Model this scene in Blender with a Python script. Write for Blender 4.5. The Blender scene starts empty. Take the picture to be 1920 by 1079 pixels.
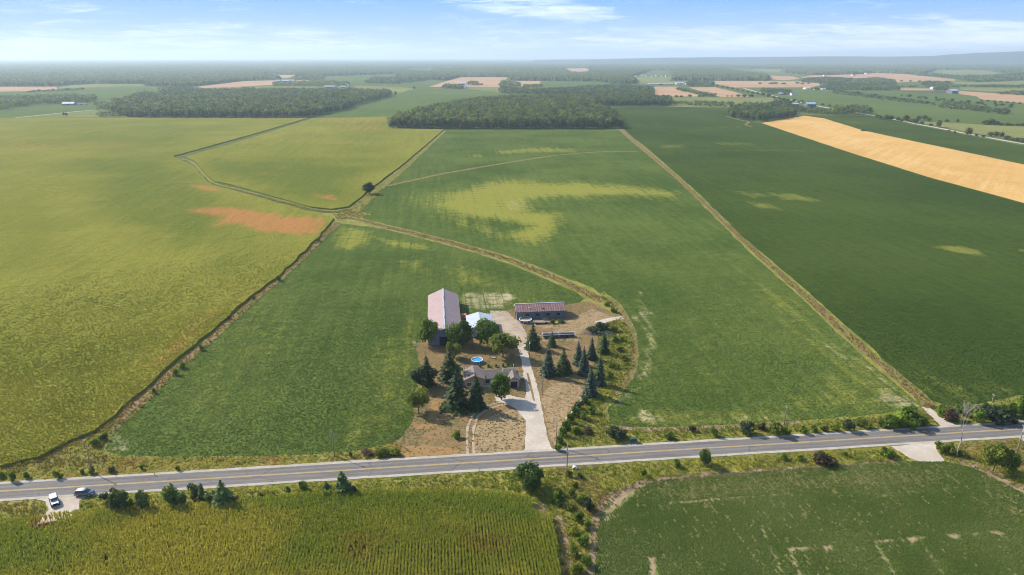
import bpy, bmesh, math, random
import numpy as np
from mathutils import Vector, Matrix
from mathutils.geometry import delaunay_2d_cdt, tessellate_polygon
R = math.radians
random.seed(7); rng = np.random.default_rng(7)
scene = bpy.context.scene
COL = scene.collection
# ------------------------------------------------------------ camera
H = 110.0                                  # drone height (m)
PITCH = R(18.67); FPX = 1280.0             # focal length in pixels of a 1920 px wide picture
SP, CP = math.sin(PITCH), math.cos(PITCH)
cam_d = bpy.data.cameras.new('camera'); cam = bpy.data.objects.new('camera', cam_d); COL.objects.link(cam)
cam.location = (0, 0, H); cam.rotation_euler = (math.pi/2 - PITCH, 0, 0)
cam_d.sensor_width = 36.0; cam_d.lens = 36.0*FPX/1920; cam_d.clip_start = 1.0; cam_d.clip_end = 90000
scene.camera = cam
# ------------------------------------------------------------ light
SUN_EL = R(36); SUN_DIR = (-0.862, 0.507)  # compass direction towards the sun
scene.view_settings.view_transform = 'Standard'; scene.view_settings.look = 'None'
scene.view_settings.exposure = 0.74; scene.view_settings.gamma = 1
scene.cycles.use_denoising = True; scene.cycles.denoising_prefilter = 'ACCURATE'; scene.cycles.filter_width = 1.05; scene.cycles.volume_bounces = 2
sd = bpy.data.lights.new('sun', 'SUN'); sd.energy = 4.0; sd.angle = R(0.53); sd.color = (1.0, 0.93, 0.82)
so = bpy.data.objects.new('sun', sd); COL.objects.link(so)
so.rotation_euler = Vector((-SUN_DIR[0]*math.cos(SUN_EL), -SUN_DIR[1]*math.cos(SUN_EL), -math.sin(SUN_EL))).to_track_quat('-Z', 'Y').to_euler()
so.location = (-300, 200, 400)
world = bpy.data.worlds.new('World'); scene.world = world; world.use_nodes = True

class NT:
    """tiny helper for writing node trees"""
    def __init__(s, tree): s.t = tree; s.n = tree.nodes; s.l = tree.links
    def new(s, kind, **kw):
        n = s.n.new(kind)
        for k, v in kw.items(): setattr(n, k, v)
        return n
    def put(s, sock, v):
        if isinstance(v, bpy.types.NodeSocket): s.l.new(v, sock)
        elif isinstance(v, (tuple, list)) and len(v) == 3 and sock.type == 'RGBA': sock.default_value = (*v, 1)
        else: sock.default_value = v
    def math(s, op, a, b=0.0, c=0.0, clamp=False):
        n = s.new('ShaderNodeMath', operation=op, use_clamp=clamp)
        for i, v in enumerate((a, b, c)): s.put(n.inputs[i], v)
        return n.outputs[0]
    def ramp(s, v, lo, hi, a=0.0, b=1.0, smooth=True):
        n = s.new('ShaderNodeMapRange', interpolation_type='SMOOTHSTEP' if smooth else 'LINEAR')
        for i, x in enumerate((v, lo, hi, a, b)): s.put(n.inputs[i], x)
        return n.outputs[0]
    def mix(s, f, a, b, mode='MIX'):
        n = s.new('ShaderNodeMix', data_type='RGBA', blend_type=mode)
        s.put(n.inputs[0], f); s.put(n.inputs[6], a); s.put(n.inputs[7], b)
        return n.outputs[2]
    def noise(s, vec, scale, detail=3, rough=0.55, dist=0.0):
        n = s.new('ShaderNodeTexNoise'); s.put(n.inputs['Vector'], vec)
        n.inputs['Scale'].default_value = scale; n.inputs['Detail'].default_value = detail
        n.inputs['Roughness'].default_value = rough; n.inputs['Distortion'].default_value = dist
        return n.outputs[0]
    def pos(s): return s.new('ShaderNodeNewGeometry').outputs['Position']
    def map(s, vec, rot=0, scale=(1, 1, 1), loc=(0, 0, 0)):
        # rotate into the row frame first, then stretch
        n = s.new('ShaderNodeMapping'); n.inputs['Rotation'].default_value = (0, 0, rot); s.put(n.inputs['Vector'], vec)
        m = s.new('ShaderNodeMapping'); m.inputs['Scale'].default_value = scale; m.inputs['Location'].default_value = loc
        s.l.new(n.outputs[0], m.inputs['Vector']); return m.outputs[0]
    def attr(s, name):
        n = s.new('ShaderNodeAttribute'); n.attribute_name = name; return n
    def bump(s, h, dist, strength=1.0):
        n = s.new('ShaderNodeBump'); s.put(n.inputs['Height'], h)
        n.inputs['Distance'].default_value = dist; n.inputs['Strength'].default_value = strength
        return n.outputs[0]

def build_world():
    w = NT(world.node_tree); w.n.clear()
    sky = w.new('ShaderNodeTexSky', sky_type='NISHITA'); sky.sun_disc = False
    sky.sun_elevation = SUN_EL; sky.sun_rotation = math.atan2(SUN_DIR[0], SUN_DIR[1]) % (2*math.pi)
    sky.air_density = 1.0; sky.dust_density = 0.6; sky.altitude = 200
    tc = w.new('ShaderNodeTexCoord').outputs['Generated']
    sep = w.new('ShaderNodeSeparateXYZ'); w.l.new(tc, sep.inputs[0])
    z = sep.outputs[2]
    az = w.math('ARCTAN2', sep.outputs[0], sep.outputs[1])
    # clear-sky colour of the low sky (radiance in the same units as the sky texture)
    low = w.mix(w.ramp(z, 0.0, 0.085), (2.9, 3.75, 5.2), (1.15, 2.5, 5.4))
    left = w.ramp(az, 0.15, -0.75); low = w.mix(w.math('MULTIPLY', left, 0.35), low, (1.7, 2.75, 5.3))
    col = w.mix(w.ramp(z, 0.06, 0.40), low, sky.outputs[0])
    # thin cirrus, stretched sideways, on a plane high above
    comb = w.new('ShaderNodeCombineXYZ'); w.put(comb.inputs[0], w.math('MULTIPLY', az, 3.0)); w.put(comb.inputs[1], w.math('MULTIPLY', z, 26.0))
    shear = w.new('ShaderNodeMapping'); shear.inputs['Rotation'].default_value = (0, 0, 0.10); w.l.new(comb.outputs[0], shear.inputs[0])
    a1 = w.noise(shear.outputs[0], 1.4, 8, 0.62, 0.9); a2 = w.noise(shear.outputs[0], 5.0, 7, 0.66, 1.2)
    band = w.ramp(z, 0.055, 0.004)
    cov = w.math('ADD', w.math('MULTIPLY', a1, 0.52), w.math('MULTIPLY', a2, 0.48))
    cov = w.math('ADD', cov, w.math('MULTIPLY', band, 0.10))
    right = w.math('MULTIPLY', w.ramp(az, 0.02, 0.28), w.ramp(z, 0.052, 0.020)); cov = w.math('ADD', cov, w.math('MULTIPLY', right, 0.14))
    dx = w.math('MULTIPLY', w.math('SUBTRACT', az, 0.035), 7.5); dz = w.math('MULTIPLY', w.math('ADD', w.math('SUBTRACT', z, 0.066), w.math('MULTIPLY', az, 0.09)), 70)
    rr = w.math('ADD', w.math('MULTIPLY', dx, dx), w.math('MULTIPLY', dz, dz)); blob = w.ramp(rr, 1.6, 0.0)
    cov = w.math('ADD', cov, w.math('MULTIPLY', blob, 0.17))
    c = w.math('MULTIPLY', w.ramp(cov, 0.50, 0.82), 0.8)
    col = w.mix(c, col, (5.5, 5.9, 6.6))
    bg = w.new('ShaderNodeBackground'); w.l.new(col, bg.inputs[0]); bg.inputs[1].default_value = 0.13
    out = w.new('ShaderNodeOutputWorld'); w.l.new(bg.outputs[0], out.inputs[0])
build_world()
# ------------------------------------------------------------ picture <-> ground
def at(x, y, z=0.0):
    """world point at height z seen at pixel (x, y) of the 1920x1079 photograph (works on arrays)"""
    u = (np.asarray(x, float)-960)/FPX; v = (np.asarray(y, float)-539.5)/FPX
    t = (H-z)/(SP+v*CP)
    return t*u, t*(CP-v*SP)
def px_of(X, Y, z=0.0):
    f = Y*CP+(H-z)*SP; d = -Y*SP+(H-z)*CP
    return 960+FPX*X/f, 539.5+FPX*d/f
def mpp(y): return H/(SP+(y-539.5)/FPX*CP)/FPX          # metres per photo pixel at ground row y
def tall(y0, y1):                                          # height of something standing from row y0 up to row y1
    dep = math.atan((y0-539.5)/FPX)+PITCH
    return (y0-y1)*mpp(y0)/math.cos(dep)
_rx0, _ry0 = at(0, 922.5); _rx1, _ry1 = at(1920, 805)
ROAD_A = math.atan2(_ry1-_ry0, _rx1-_rx0)                  # direction of the road, which fields and buildings follow
RD = np.array((math.cos(ROAD_A), math.sin(ROAD_A))); RN = np.array((-RD[1], RD[0]))
R0 = np.array((_rx0, _ry0))
# ------------------------------------------------------------ numpy noise and polygons
_perm = rng.random((512, 512))
def vnoise(x, y):
    xi = np.floor(x).astype(int); yi = np.floor(y).astype(int); fx = x-xi; fy = y-yi
    fx = fx*fx*(3-2*fx); fy = fy*fy*(3-2*fy)
    p = lambda i, j: _perm[(xi+i) % 512, (yi+j) % 512]
    return (p(0, 0)*(1-fx)+p(1, 0)*fx)*(1-fy)+(p(0, 1)*(1-fx)+p(1, 1)*fx)*fy
def fbm(x, y, o=4):
    s = 0; a = 0.5; tot = 0
    for _ in range(o): s = s+a*vnoise(x, y); tot += a; x = x*2.03+17.1; y = y*2.03+5.7; a *= 0.5
    return s/tot
def inside(px, py, poly):
    P = np.asarray(poly, float); r = np.zeros(px.shape, bool); j = len(P)-1
    for i in range(len(P)):
        xi, yi = P[i]; xj, yj = P[j]
        c = ((yi > py) != (yj > py)) & (px < (xj-xi)*(py-yi)/(yj-yi+1e-12)+xi); r ^= c; j = i
    return r
def sdist(px, py, poly):
    P = np.asarray(poly, float); d = np.full(px.shape, 1e9)
    for i in range(len(P)):
        a = P[i-1]; b = P[i]; e = b-a; L = (e*e).sum()+1e-9
        t = np.clip(((px-a[0])*e[0]+(py-a[1])*e[1])/L, 0, 1)
        d = np.minimum(d, np.hypot(px-a[0]-t*e[0], py-a[1]-t*e[1]))
    return np.where(inside(px, py, poly), d, -d)
def W(poly, z=0.0):
    p = np.asarray(poly, float); X, Y = at(p[:, 0], p[:, 1], z); return np.stack([X, Y], 1)
def densify(P, step, amp=0.0, closed=True):
    out = []; n = len(P)
    for i in range(n if closed else n-1):
        a = P[i]; b = P[(i+1) % n]; L = np.hypot(*(b-a)); k = max(1, int(L/step))
        for q in range(k): out.append(a+(b-a)*q/k)
    if not closed: out.append(P[-1])
    out = np.array(out)
    if amp:
        s = 0.45/step
        out = out+amp*np.stack([fbm(out[:, 0]*s+3, out[:, 1]*s, 3)-.5, fbm(out[:, 0]*s, out[:, 1]*s+91, 3)-.5], 1)*2
    return out
def smooth_line(P, k=2):
    P = np.asarray(P, float)
    for _ in range(k):
        Q = [P[0]]
        for a, b in zip(P[:-1], P[1:]): Q += [a*.75+b*.25, a*.25+b*.75]
        Q.append(P[-1]); P = np.array(Q)
    return P
# ------------------------------------------------------------ objects
def tag(o, label=None, cat=None, group=None, kind=None):
    for k, v in (('label', label), ('category', cat), ('group', group), ('kind', kind)):
        if v: o[k] = v
    return o
def empty(name, x, y, z=0.0, rz=0.0, label=None, cat=None, group=None):
    o = bpy.data.objects.new(name, None); COL.objects.link(o); o.empty_display_size = 0.3
    o.location = (x, y, z); o.rotation_euler = (0, 0, rz); return tag(o, label, cat, group)
def link(name, me, parent=None, loc=(0, 0, 0), rot=(0, 0, 0), sc=(1, 1, 1)):
    o = bpy.data.objects.new(name, me); COL.objects.link(o)
    if parent is not None: o.parent = parent
    o.location = loc; o.rotation_euler = rot; o.scale = sc; return o
def np_mesh(name, V, F, mat, col=None, mask=None, smooth=False):
    V = np.asarray(V, np.float32); F = np.asarray(F, np.int32); k = F.shape[1]
    me = bpy.data.meshes.new(name)
    me.vertices.add(len(V)); me.vertices.foreach_set('co', V.ravel())
    me.loops.add(F.size); me.loops.foreach_set('vertex_index', F.ravel())
    me.polygons.add(len(F)); me.polygons.foreach_set('loop_start', np.arange(0, F.size, k, dtype=np.int32))
    me.update(calc_edges=True)
    if not smooth: me.polygons.foreach_set('use_smooth', np.zeros(len(F), bool))
    else: me.polygons.foreach_set('use_smooth', np.ones(len(F), bool))
    for nm, a in (('Col', col), ('mask', mask)):
        if a is not None:
            at_ = me.attributes.new(nm, 'FLOAT_COLOR', 'POINT')
            c = np.ones((len(V), 4), np.float32); c[:, :a.shape[1]] = a; at_.data.foreach_set('color', c.ravel())
    if mat: me.materials.append(mat)
    return me
class MB:
    """collects simple solids into one mesh"""
    def __init__(s): s.v = []; s.f = []
    def add(s, vs, fs):
        o = len(s.v); s.v += [tuple(p) for p in vs]; s.f += [tuple(o+i for i in f) for f in fs]; return s
    def box(s, x0, x1, y0, y1, z0, z1, rz=0, piv=(0, 0)):
        vs = [(x, y, z) for z in (z0, z1) for x, y in ((x0, y0), (x1, y0), (x1, y1), (x0, y1))]
        if rz: c, q = math.cos(rz), math.sin(rz); vs = [(piv[0]+(x-piv[0])*c-(y-piv[1])*q, piv[1]+(x-piv[0])*q+(y-piv[1])*c, z) for x, y, z in vs]
        return s.add(vs, [(3, 2, 1, 0), (4, 5, 6, 7), (0, 1, 5, 4), (1, 2, 6, 5), (2, 3, 7, 6), (3, 0, 4, 7)])
    def tube(s, pts, rads, n=8, cap=True):
        pts = [Vector(p) for p in pts]; rings = []
        for i, p in enumerate(pts):
            d = (pts[min(i+1, len(pts)-1)]-pts[max(i-1, 0)]).normalized()
            a = d.orthogonal().normalized() if abs(d.z) < .9 else Vector((1, 0, 0)); a = (a-d*a.dot(d)).normalized(); b = d.cross(a)
            rings.append([p+(a*math.cos(2*math.pi*k/n)+b*math.sin(2*math.pi*k/n))*rads[i] for k in range(n)])
        fs = []
        for i in range(len(pts)-1):
            for k in range(n): fs.append((i*n+k, i*n+(k+1) % n, (i+1)*n+(k+1) % n, (i+1)*n+k))
        if cap: fs += [tuple(range(n))[::-1], tuple((len(pts)-1)*n+k for k in range(n))]
        return s.add([q for r in rings for q in r], fs)
    def prism(s, prof, axis, a, b):
        """closed outline prof (two coords) swept along axis 'x','y' or 'z' from a to b"""
        n = len(prof); f = {'x': lambda p, t: (t, p[0], p[1]), 'y': lambda p, t: (p[0], t, p[1]), 'z': lambda p, t: (p[0], p[1], t)}[axis]
        return s.add([f(p, a) for p in prof]+[f(p, b) for p in prof],
                     [tuple(range(n))[::-1], tuple(range(n, 2*n))]+[(k, (k+1) % n, n+(k+1) % n, n+k) for k in range(n)])
    def mesh(s, name, mat, bevel=0, smooth=False):
        me = bpy.data.meshes.new(name); me.from_pydata(s.v, [], s.f)
        bm = bmesh.new(); bm.from_mesh(me); bmesh.ops.recalc_face_normals(bm, faces=bm.faces)
        if bevel: bmesh.ops.bevel(bm, geom=list(bm.edges), offset=bevel, segments=2, affect='EDGES', clamp_overlap=True)
        bm.to_mesh(me); bm.free()
        if smooth:
            for p in me.polygons: p.use_smooth = True
        if mat: me.materials.append(mat)
        return me
    def part(s, name, mat, parent, bevel=0, smooth=False):
        return link(name, s.mesh(name, mat, bevel, smooth), parent)
# ------------------------------------------------------------ materials
def new_mat(name):
    m = bpy.data.materials.new(name); m.use_nodes = True; t = NT(m.node_tree); t.n.clear()
    out = t.new('ShaderNodeOutputMaterial'); return m, t, out
def bsdf(t, out, col, rough=0.8, normal=None, metal=0.0, spec=0.3):
    b = t.new('ShaderNodeBsdfPrincipled'); t.put(b.inputs['Base Color'], col); t.put(b.inputs['Roughness'], rough)
    b.inputs['Metallic'].default_value = metal; b.inputs['Specular IOR Level'].default_value = spec
    if normal is not None: t.l.new(normal, b.inputs['Normal'])
    t.l.new(b.outputs[0], out.inputs[0]); return b
def surf(name, c1, c2, scale=1.0, rough=0.85, detail=5, bump=0.0, metal=0.0, spec=None, stretch=None, rot=0, fine=None, coord='world'):
    """two-tone noisy surface"""
    m, t, out = new_mat(name)
    p = t.pos() if coord == 'world' else t.new('ShaderNodeTexCoord').outputs['Object']
    q = t.map(p, rot, stretch) if stretch else p
    n = t.noise(q, scale, detail); f = t.ramp(n, 0.34, 0.66); col = t.mix(f, c1, c2)
    if fine:
        n2 = t.noise(p, fine[0], 3); col = t.mix(t.math('MULTIPLY', t.ramp(n2, 0.38, 0.62), fine[1]), col, fine[2])
    nr = t.bump(t.noise(p, scale*6, 4), bump) if bump else None
    bsdf(t, out, col, rough, nr, metal, (0.05 if coord == 'world' else 0.3) if spec is None else spec); return m
def leaf_mat(name, trans=0.3, rough=0.6, spec=0.15):
    """foliage: colour comes from each leaf, light passes through a little"""
    m, t, out = new_mat(name); c = t.attr('Col').outputs['Color']
    oi = t.new('ShaderNodeObjectInfo'); c = t.mix(1.0, c, t.mix(oi.outputs['Random'], (0.78, 0.82, 0.8), (1.22, 1.15, 1.1)), 'MULTIPLY')
    b = t.new('ShaderNodeBsdfPrincipled'); t.put(b.inputs['Base Color'], c); b.inputs['Roughness'].default_value = rough; b.inputs['Specular IOR Level'].default_value = spec
    tr = t.new('ShaderNodeBsdfTranslucent'); t.put(tr.inputs[0], t.mix(1.0, c, (1.15, 1.2, 0.55), 'MULTIPLY'))
    ms = t.new('ShaderNodeMixShader'); ms.inputs[0].default_value = trans
    t.l.new(b.outputs[0], ms.inputs[1]); t.l.new(tr.outputs[0], ms.inputs[2]); t.l.new(ms.outputs[0], out.inputs[0]); return m
def crop_mat(name, c1, c2, yellow, brown, rot=ROAD_A, bump=0.5, fine=0.9, big=0.012, streak=(0.45, 0.02), lines=0.0, rough=0.9):
    m, t, out = new_mat(name); p = t.pos()
    big_n = t.noise(p, big, 5, 0.6); st = t.noise(t.map(p, -rot, (streak[0], streak[1], 1)), 1.0, 4, 0.65)
    fn = t.noise(p, fine, 3, 0.6); fn2 = t.noise(p, fine*0.22, 3, 0.6)
    s = t.math('ADD', t.math('MULTIPLY', big_n, 0.40), t.math('MULTIPLY', st, 0.20))
    s = t.math('ADD', s, t.math('MULTIPLY', fn2, 0.22)); s = t.math('ADD', s, t.math('MULTIPLY', fn, 0.18))
    col = t.mix(t.ramp(s, 0.40, 0.60), c1, c2)
    mk = t.new('ShaderNodeSeparateColor'); t.l.new(t.attr('mask').outputs['Color'], mk.inputs[0])
    jit = t.math('ADD', t.math('MULTIPLY', t.math('SUBTRACT', st, 0.5), 1.1), t.math('MULTIPLY', t.math('SUBTRACT', fn2, 0.5), 0.9))
    jit = t.math('ADD', jit, t.math('MULTIPLY', t.math('SUBTRACT', fn, 0.5), 0.6))
    if lines:                               # wheel lines of the drill, along and across
        sp = t.new('ShaderNodeSeparateXYZ'); t.l.new(t.map(p, -rot, (1, 1, 1)), sp.inputs[0])
        for ax, per in ((0, 9.0), (1, 11.0)):
            sn = t.math('SINE', t.math('MULTIPLY', sp.outputs[ax], 2*math.pi/per)); jit = t.math('SUBTRACT', jit, t.math('MULTIPLY', t.math('MULTIPLY', t.ramp(sn, 0.95, 0.998), t.ramp(big_n, 0.42, 0.62)), lines if ax else lines*.6))
    for k, cc in ((0, yellow), (1, brown)):
        if cc is None: continue
        mv = mk.outputs[k]; f = t.ramp(t.math('ADD', mv, t.math('MULTIPLY', jit, t.ramp(mv, 0.0, 0.25))), 0.15, 0.95)
        col = t.mix(t.math('MULTIPLY', f, 0.92), col, cc)
    hgt = t.math('ADD', fn, t.math('MULTIPLY', fn2, 1.5))
    bsdf(t, out, col, rough, t.bump(hgt, bump), spec=0.0); return m
def metal_roof(name, c1, c2, rust, period=0.9, axis=1, rib=True):
    """weathered ribbed sheet: ribs across the slope (object axis), rust in patches"""
    m, t, out = new_mat(name); p = t.new('ShaderNodeTexCoord').outputs['Object']
    s = t.new('ShaderNodeSeparateXYZ'); t.l.new(p, s.inputs[0]); a = s.outputs[axis]
    w = t.math('SINE', t.math('MULTIPLY', a, 2*math.pi/period)); sheet = t.ramp(w, -0.2, 0.6)
    sc = (0.35, 1.6, 0.35) if axis == 1 else (1.6, 0.35, 0.35)
    n = t.noise(t.map(p, 0, sc), 1.0, 6, 0.65)
    col = t.mix(t.ramp(n, 0.36, 0.62), c1, c2)
    col = t.mix(t.math('MULTIPLY', t.ramp(n, 0.3, 0.7), t.math('MULTIPLY', sheet, 0.75)), col, rust)
    bsdf(t, out, col, 0.55, t.bump(w, 0.03) if rib else None, 0.15, 0.4); return m
# ------------------------------------------------------------ the ground and its sheets
M = {}
M['ground'] = crop_mat('far_ground', (0.085, 0.115, 0.032), (0.125, 0.15, 0.045), (0.2, 0.2, 0.09), None, fine=0.02, big=0.0012, streak=(0.004, 0.0008), bump=2.0)
M['soy'] = crop_mat('soy_green', (0.058, 0.092, 0.018), (0.112, 0.146, 0.032), (0.255, 0.25, 0.045), (0.46, 0.38, 0.22), bump=0.6, streak=(0.30, 0.012), lines=0.5)
M['soy_dark'] = crop_mat('soy_dark', (0.037, 0.062, 0.012), (0.064, 0.093, 0.018), (0.19, 0.195, 0.04), (0.36, 0.29, 0.16), bump=0.45, big=0.006, streak=(0.30, 0.012))
M['soy_near'] = crop_mat('soy_near', (0.13, 0.17, 0.04), (0.19, 0.21, 0.07), (0.22, 0.20, 0.06), (0.33, 0.24, 0.14), bump=0.3, streak=(1.2, 0.05))
M['corn'] = crop_mat('corn_tops', (0.158, 0.170, 0.023), (0.250, 0.231, 0.040), (0.112, 0.138, 0.020), (0.40, 0.18, 0.06), bump=0.9, fine=0.8, big=0.006, streak=(0.12, 0.01))
M['corn_soil'] = surf('corn_soil', (0.055, 0.06, 0.02), (0.10, 0.09, 0.035), 0.6)
M['wheat'] = crop_mat('wheat_stubble', (0.52, 0.30, 0.095), (0.62, 0.385, 0.14), (0.66, 0.46, 0.20), None, rot=R(-38), bump=0.15, big=0.01, streak=(0.20, 0.006))
M['stubble'] = crop_mat('pink_stubble', (0.38, 0.23, 0.13), (0.47, 0.30, 0.175), (0.5, 0.4, 0.25), None, bump=0.2, big=0.004, streak=(0.06, 0.004))
M['olive'] = crop_mat('hay', (0.15, 0.17, 0.05), (0.22, 0.22, 0.075), (0.25, 0.22, 0.1), None, bump=0.3, big=0.004, streak=(0.05, 0.004))
M['field'] = crop_mat('mid_green', (0.080, 0.122, 0.030), (0.115, 0.150, 0.042), (0.2, 0.2, 0.08), None, bump=0.3, big=0.003, streak=(0.05, 0.004))
M['dark_field'] = crop_mat('dark_soil', (0.085, 0.07, 0.065), (0.12, 0.095, 0.08), None, None, bump=0.2, big=0.01)
M['verge'] = surf('verge_grass', (0.15, 0.16, 0.03), (0.28, 0.24, 0.065), 0.22, 0.95, 6, 0.25, fine=(1.1, 0.6, (0.15, 0.135, 0.045)))
M['ditch'] = surf('ditch_grass', (0.15, 0.175, 0.028), (0.29, 0.27, 0.05), 0.13, 0.95, 6, 0.3, fine=(0.7, 0.6, (0.19, 0.145, 0.06)))
M['ditch_green'] = surf('ditch_green', (0.06, 0.085, 0.018), (0.12, 0.135, 0.03), 0.15, 0.95, 6, 0.3)
M['dry_strip'] = surf('dry_strip', (0.30, 0.21, 0.095), (0.17, 0.18, 0.045), 0.20, 0.95, 6, 0.25, fine=(0.5, 0.75, (0.20, 0.125, 0.06)))
M['lawn'] = surf('dry_lawn', (0.25, 0.152, 0.066), (0.115, 0.104, 0.040), 0.09, 0.95, 8, 0.08, fine=(0.9, 0.6, (0.28, 0.195, 0.10)))
M['bare'] = surf('mown_dry_grass', (0.31, 0.215, 0.11), (0.225, 0.155, 0.08), 0.12, 0.95, 6, 0.1, stretch=(1.6, 0.35, 1), rot=R(35), fine=(0.9, 0.7, (0.37, 0.275, 0.15)))
M['orange_grass'] = surf('burnt_grass', (0.33, 0.18, 0.072), (0.26, 0.16, 0.066), 0.15, 0.95, 5, 0.05, stretch=(0.3, 1.5, 1), fine=(0.7, 0.5, (0.30, 0.22, 0.095)))
M['gravel'] = surf('pale_gravel', (0.46, 0.39, 0.31), (0.58, 0.51, 0.42), 0.16, 0.95, 8, 0.05, fine=(1.6, 0.55, (0.42, 0.35, 0.27)))
M['dirt_gravel'] = surf('dirt_gravel', (0.30, 0.225, 0.155), (0.43, 0.345, 0.255), 0.2, 0.95, 8, 0.05, fine=(1.2, 0.5, (0.44, 0.36, 0.27)))
M['shoulder'] = surf('shoulder_gravel', (0.37, 0.325, 0.265), (0.48, 0.43, 0.36), 0.3, 0.95, 8, 0.04, fine=(0.9, 0.45, (0.37, 0.33, 0.25)))
M['soil'] = surf('tilled_earth', (0.20, 0.135, 0.085), (0.33, 0.235, 0.15), 0.35, 0.95, 6, 0.1)
def asphalt_mat():
    m, t, out = new_mat('asphalt'); p = t.pos(); q = t.map(p, -ROAD_A, (1, 1, 1)); sp = t.new('ShaderNodeSeparateXYZ'); t.l.new(q, sp.inputs[0])
    n0 = float(R0@RN); y = t.math('SUBTRACT', sp.outputs[1], n0); wob = t.math('MULTIPLY', t.math('SUBTRACT', t.noise(q, .05, 3), .5), .5); y = t.math('ADD', y, wob)
    col = t.mix(t.ramp(t.noise(t.map(p, -ROAD_A, (.05, 1.2, 1)), 1.0, 7), .35, .65), (0.148, 0.134, 0.122), (0.205, 0.186, 0.168))
    for c in (-2.6, -0.95, 0.95, 2.6):       # tyre-polished lanes
        d = t.math('ABSOLUTE', t.math('SUBTRACT', y, c)); col = t.mix(t.math('MULTIPLY', t.ramp(d, .55, .1), .35), col, (0.115, 0.104, 0.096))
    v = t.new('ShaderNodeTexVoronoi'); v.feature = 'DISTANCE_TO_EDGE'; t.put(v.inputs['Vector'], t.map(p, -ROAD_A, (.10, .22, 1))); v.inputs['Scale'].default_value = 1.0
    col = t.mix(t.math('MULTIPLY', t.ramp(v.outputs['Distance'], .022, .008), t.math('MULTIPLY', t.ramp(t.noise(p, .08, 3), .42, .6), .6)), col, (0.07, 0.065, 0.062))
    pt = t.ramp(t.noise(t.map(p, -ROAD_A, (.03, .28, 1), (5, 2, 0)), 1.0, 2), .60, .64); col = t.mix(t.math('MULTIPLY', pt, .45), col, (0.10, 0.092, 0.088))
    col = t.mix(t.math('MULTIPLY', t.ramp(t.noise(p, 2.2, 4), .4, .65), .25), col, (0.24, 0.22, 0.20)); bsdf(t, out, col, .88, spec=.15); return m
M['asphalt'] = asphalt_mat()
M['yellow_paint'] = surf('yellow_paint', (0.64, 0.43, 0.13), (0.52, 0.36, 0.14), 0.8, 0.7, 6)

def tri(P2):
    return [tuple(f) for f in tessellate_polygon([[Vector((p[0], p[1], 0)) for p in P2]])]
def sheet(name, P, z, mat, label=None, cat='ground', skirt=0.0, kind='structure'):
    P = np.asarray(P, float); n = len(P); V = [(p[0], p[1], z) for p in P]; F = tri(P)
    me = bpy.data.meshes.new(name)
    if skirt:
        V += [(p[0], p[1], z-skirt) for p in P]; F += [(i, (i+1) % n, n+(i+1) % n, n+i) for i in range(n)]
    me.from_pydata(V, [], F)
    bm = bmesh.new(); bm.from_mesh(me); bmesh.ops.recalc_face_normals(bm, faces=bm.faces)
    s = sum(f.normal.z*f.calc_area() for f in bm.faces)
    if s < 0: bmesh.ops.reverse_faces(bm, faces=bm.faces)
    bm.to_mesh(me); bm.free(); me.materials.append(mat)
    return tag(link(name, me), label, cat if label else None, kind=kind)
def ribbon(line, width, amp=0.0):
    """outline of a strip of a given width (number or one per point) along a world line"""
    L = np.asarray(line, float); d = np.gradient(L, axis=0); d /= np.hypot(d[:, 0], d[:, 1])[:, None]+1e-9
    nrm = np.stack([-d[:, 1], d[:, 0]], 1); w = np.broadcast_to(np.asarray(width, float), (len(L),))[:, None]/2
    if amp:
        a = amp*(fbm(L[:, 0]*.25, L[:, 1]*.25)-.5)[:, None]*2; b = amp*(fbm(L[:, 0]*.25+50, L[:, 1]*.25)-.5)[:, None]*2
    else: a = b = 0
    return np.concatenate([L+nrm*(w+a), (L-nrm*(w+b))[::-1]])
def grid_points(P, ratio, dmax=1e9):
    """jittered points inside a world polygon, spaced in proportion to their distance from the origin"""
    d = np.hypot(P[:, 0], P[:, 1]); a = np.arctan2(P[:, 0], P[:, 1]); d0 = max(60, d.min()*0.5); d1 = min(d.max()*1.02, dmax)
    ds = d0*(1+ratio)**np.arange(int(math.log(d1/d0)/math.log(1+ratio))+1); A = np.arange(max(a.min()-.02, -1.3), min(a.max()+.02, 1.3), ratio)
    D, AA = np.meshgrid(ds, A, indexing='ij'); AA = AA+(np.arange(len(ds)) % 2)[:, None]*ratio*.5
    D = D*(1+ratio*.25*(rng.random(D.shape)-.5)); AA = AA+ratio*.25*(rng.random(D.shape)-.5)
    X = (D*np.sin(AA)).ravel(); Y = (D*np.cos(AA)).ravel()
    k = sdist(X, Y, P) > 0.35*ratio*np.hypot(X, Y); return np.stack([X[k], Y[k]], 1)
def cdt(P, pts):
    n = len(P); vs = [Vector(p) for p in P]+[Vector(p) for p in pts]
    v, e, f, *_ = delaunay_2d_cdt(vs, [], [list(range(n))], 1, 1e-6)
    V = np.array([(p.x, p.y) for p in v]); F = np.array(f)
    a, b, c = V[F[:, 0]], V[F[:, 1]], V[F[:, 2]]; fl = ((b-a)[:, 0]*(c-a)[:, 1]-(b-a)[:, 1]*(c-a)[:, 0]) < 0
    F[fl] = F[fl][:, ::-1]; return V, F
def blob_mask(X, Y, blobs):
    """strength at ground points of patches, each given as (outline in photo pixels, soft edge px, strength)"""
    x, y = px_of(X, Y); m = np.zeros(X.shape)
    wob = (fbm(X*.03, Y*.03)-.5)
    for poly, soft, k in blobs:
        p = np.array(poly, float); s = np.array((0.5, 1.6)) if soft > 0 else np.array((1, 1)); sf = abs(soft)
        m = np.maximum(m, k*np.clip(0.5+(sdist(x*s[0], y*s[1], p*s)+wob*sf*1.6)/(2*sf), 0, 1))
    return m
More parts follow.
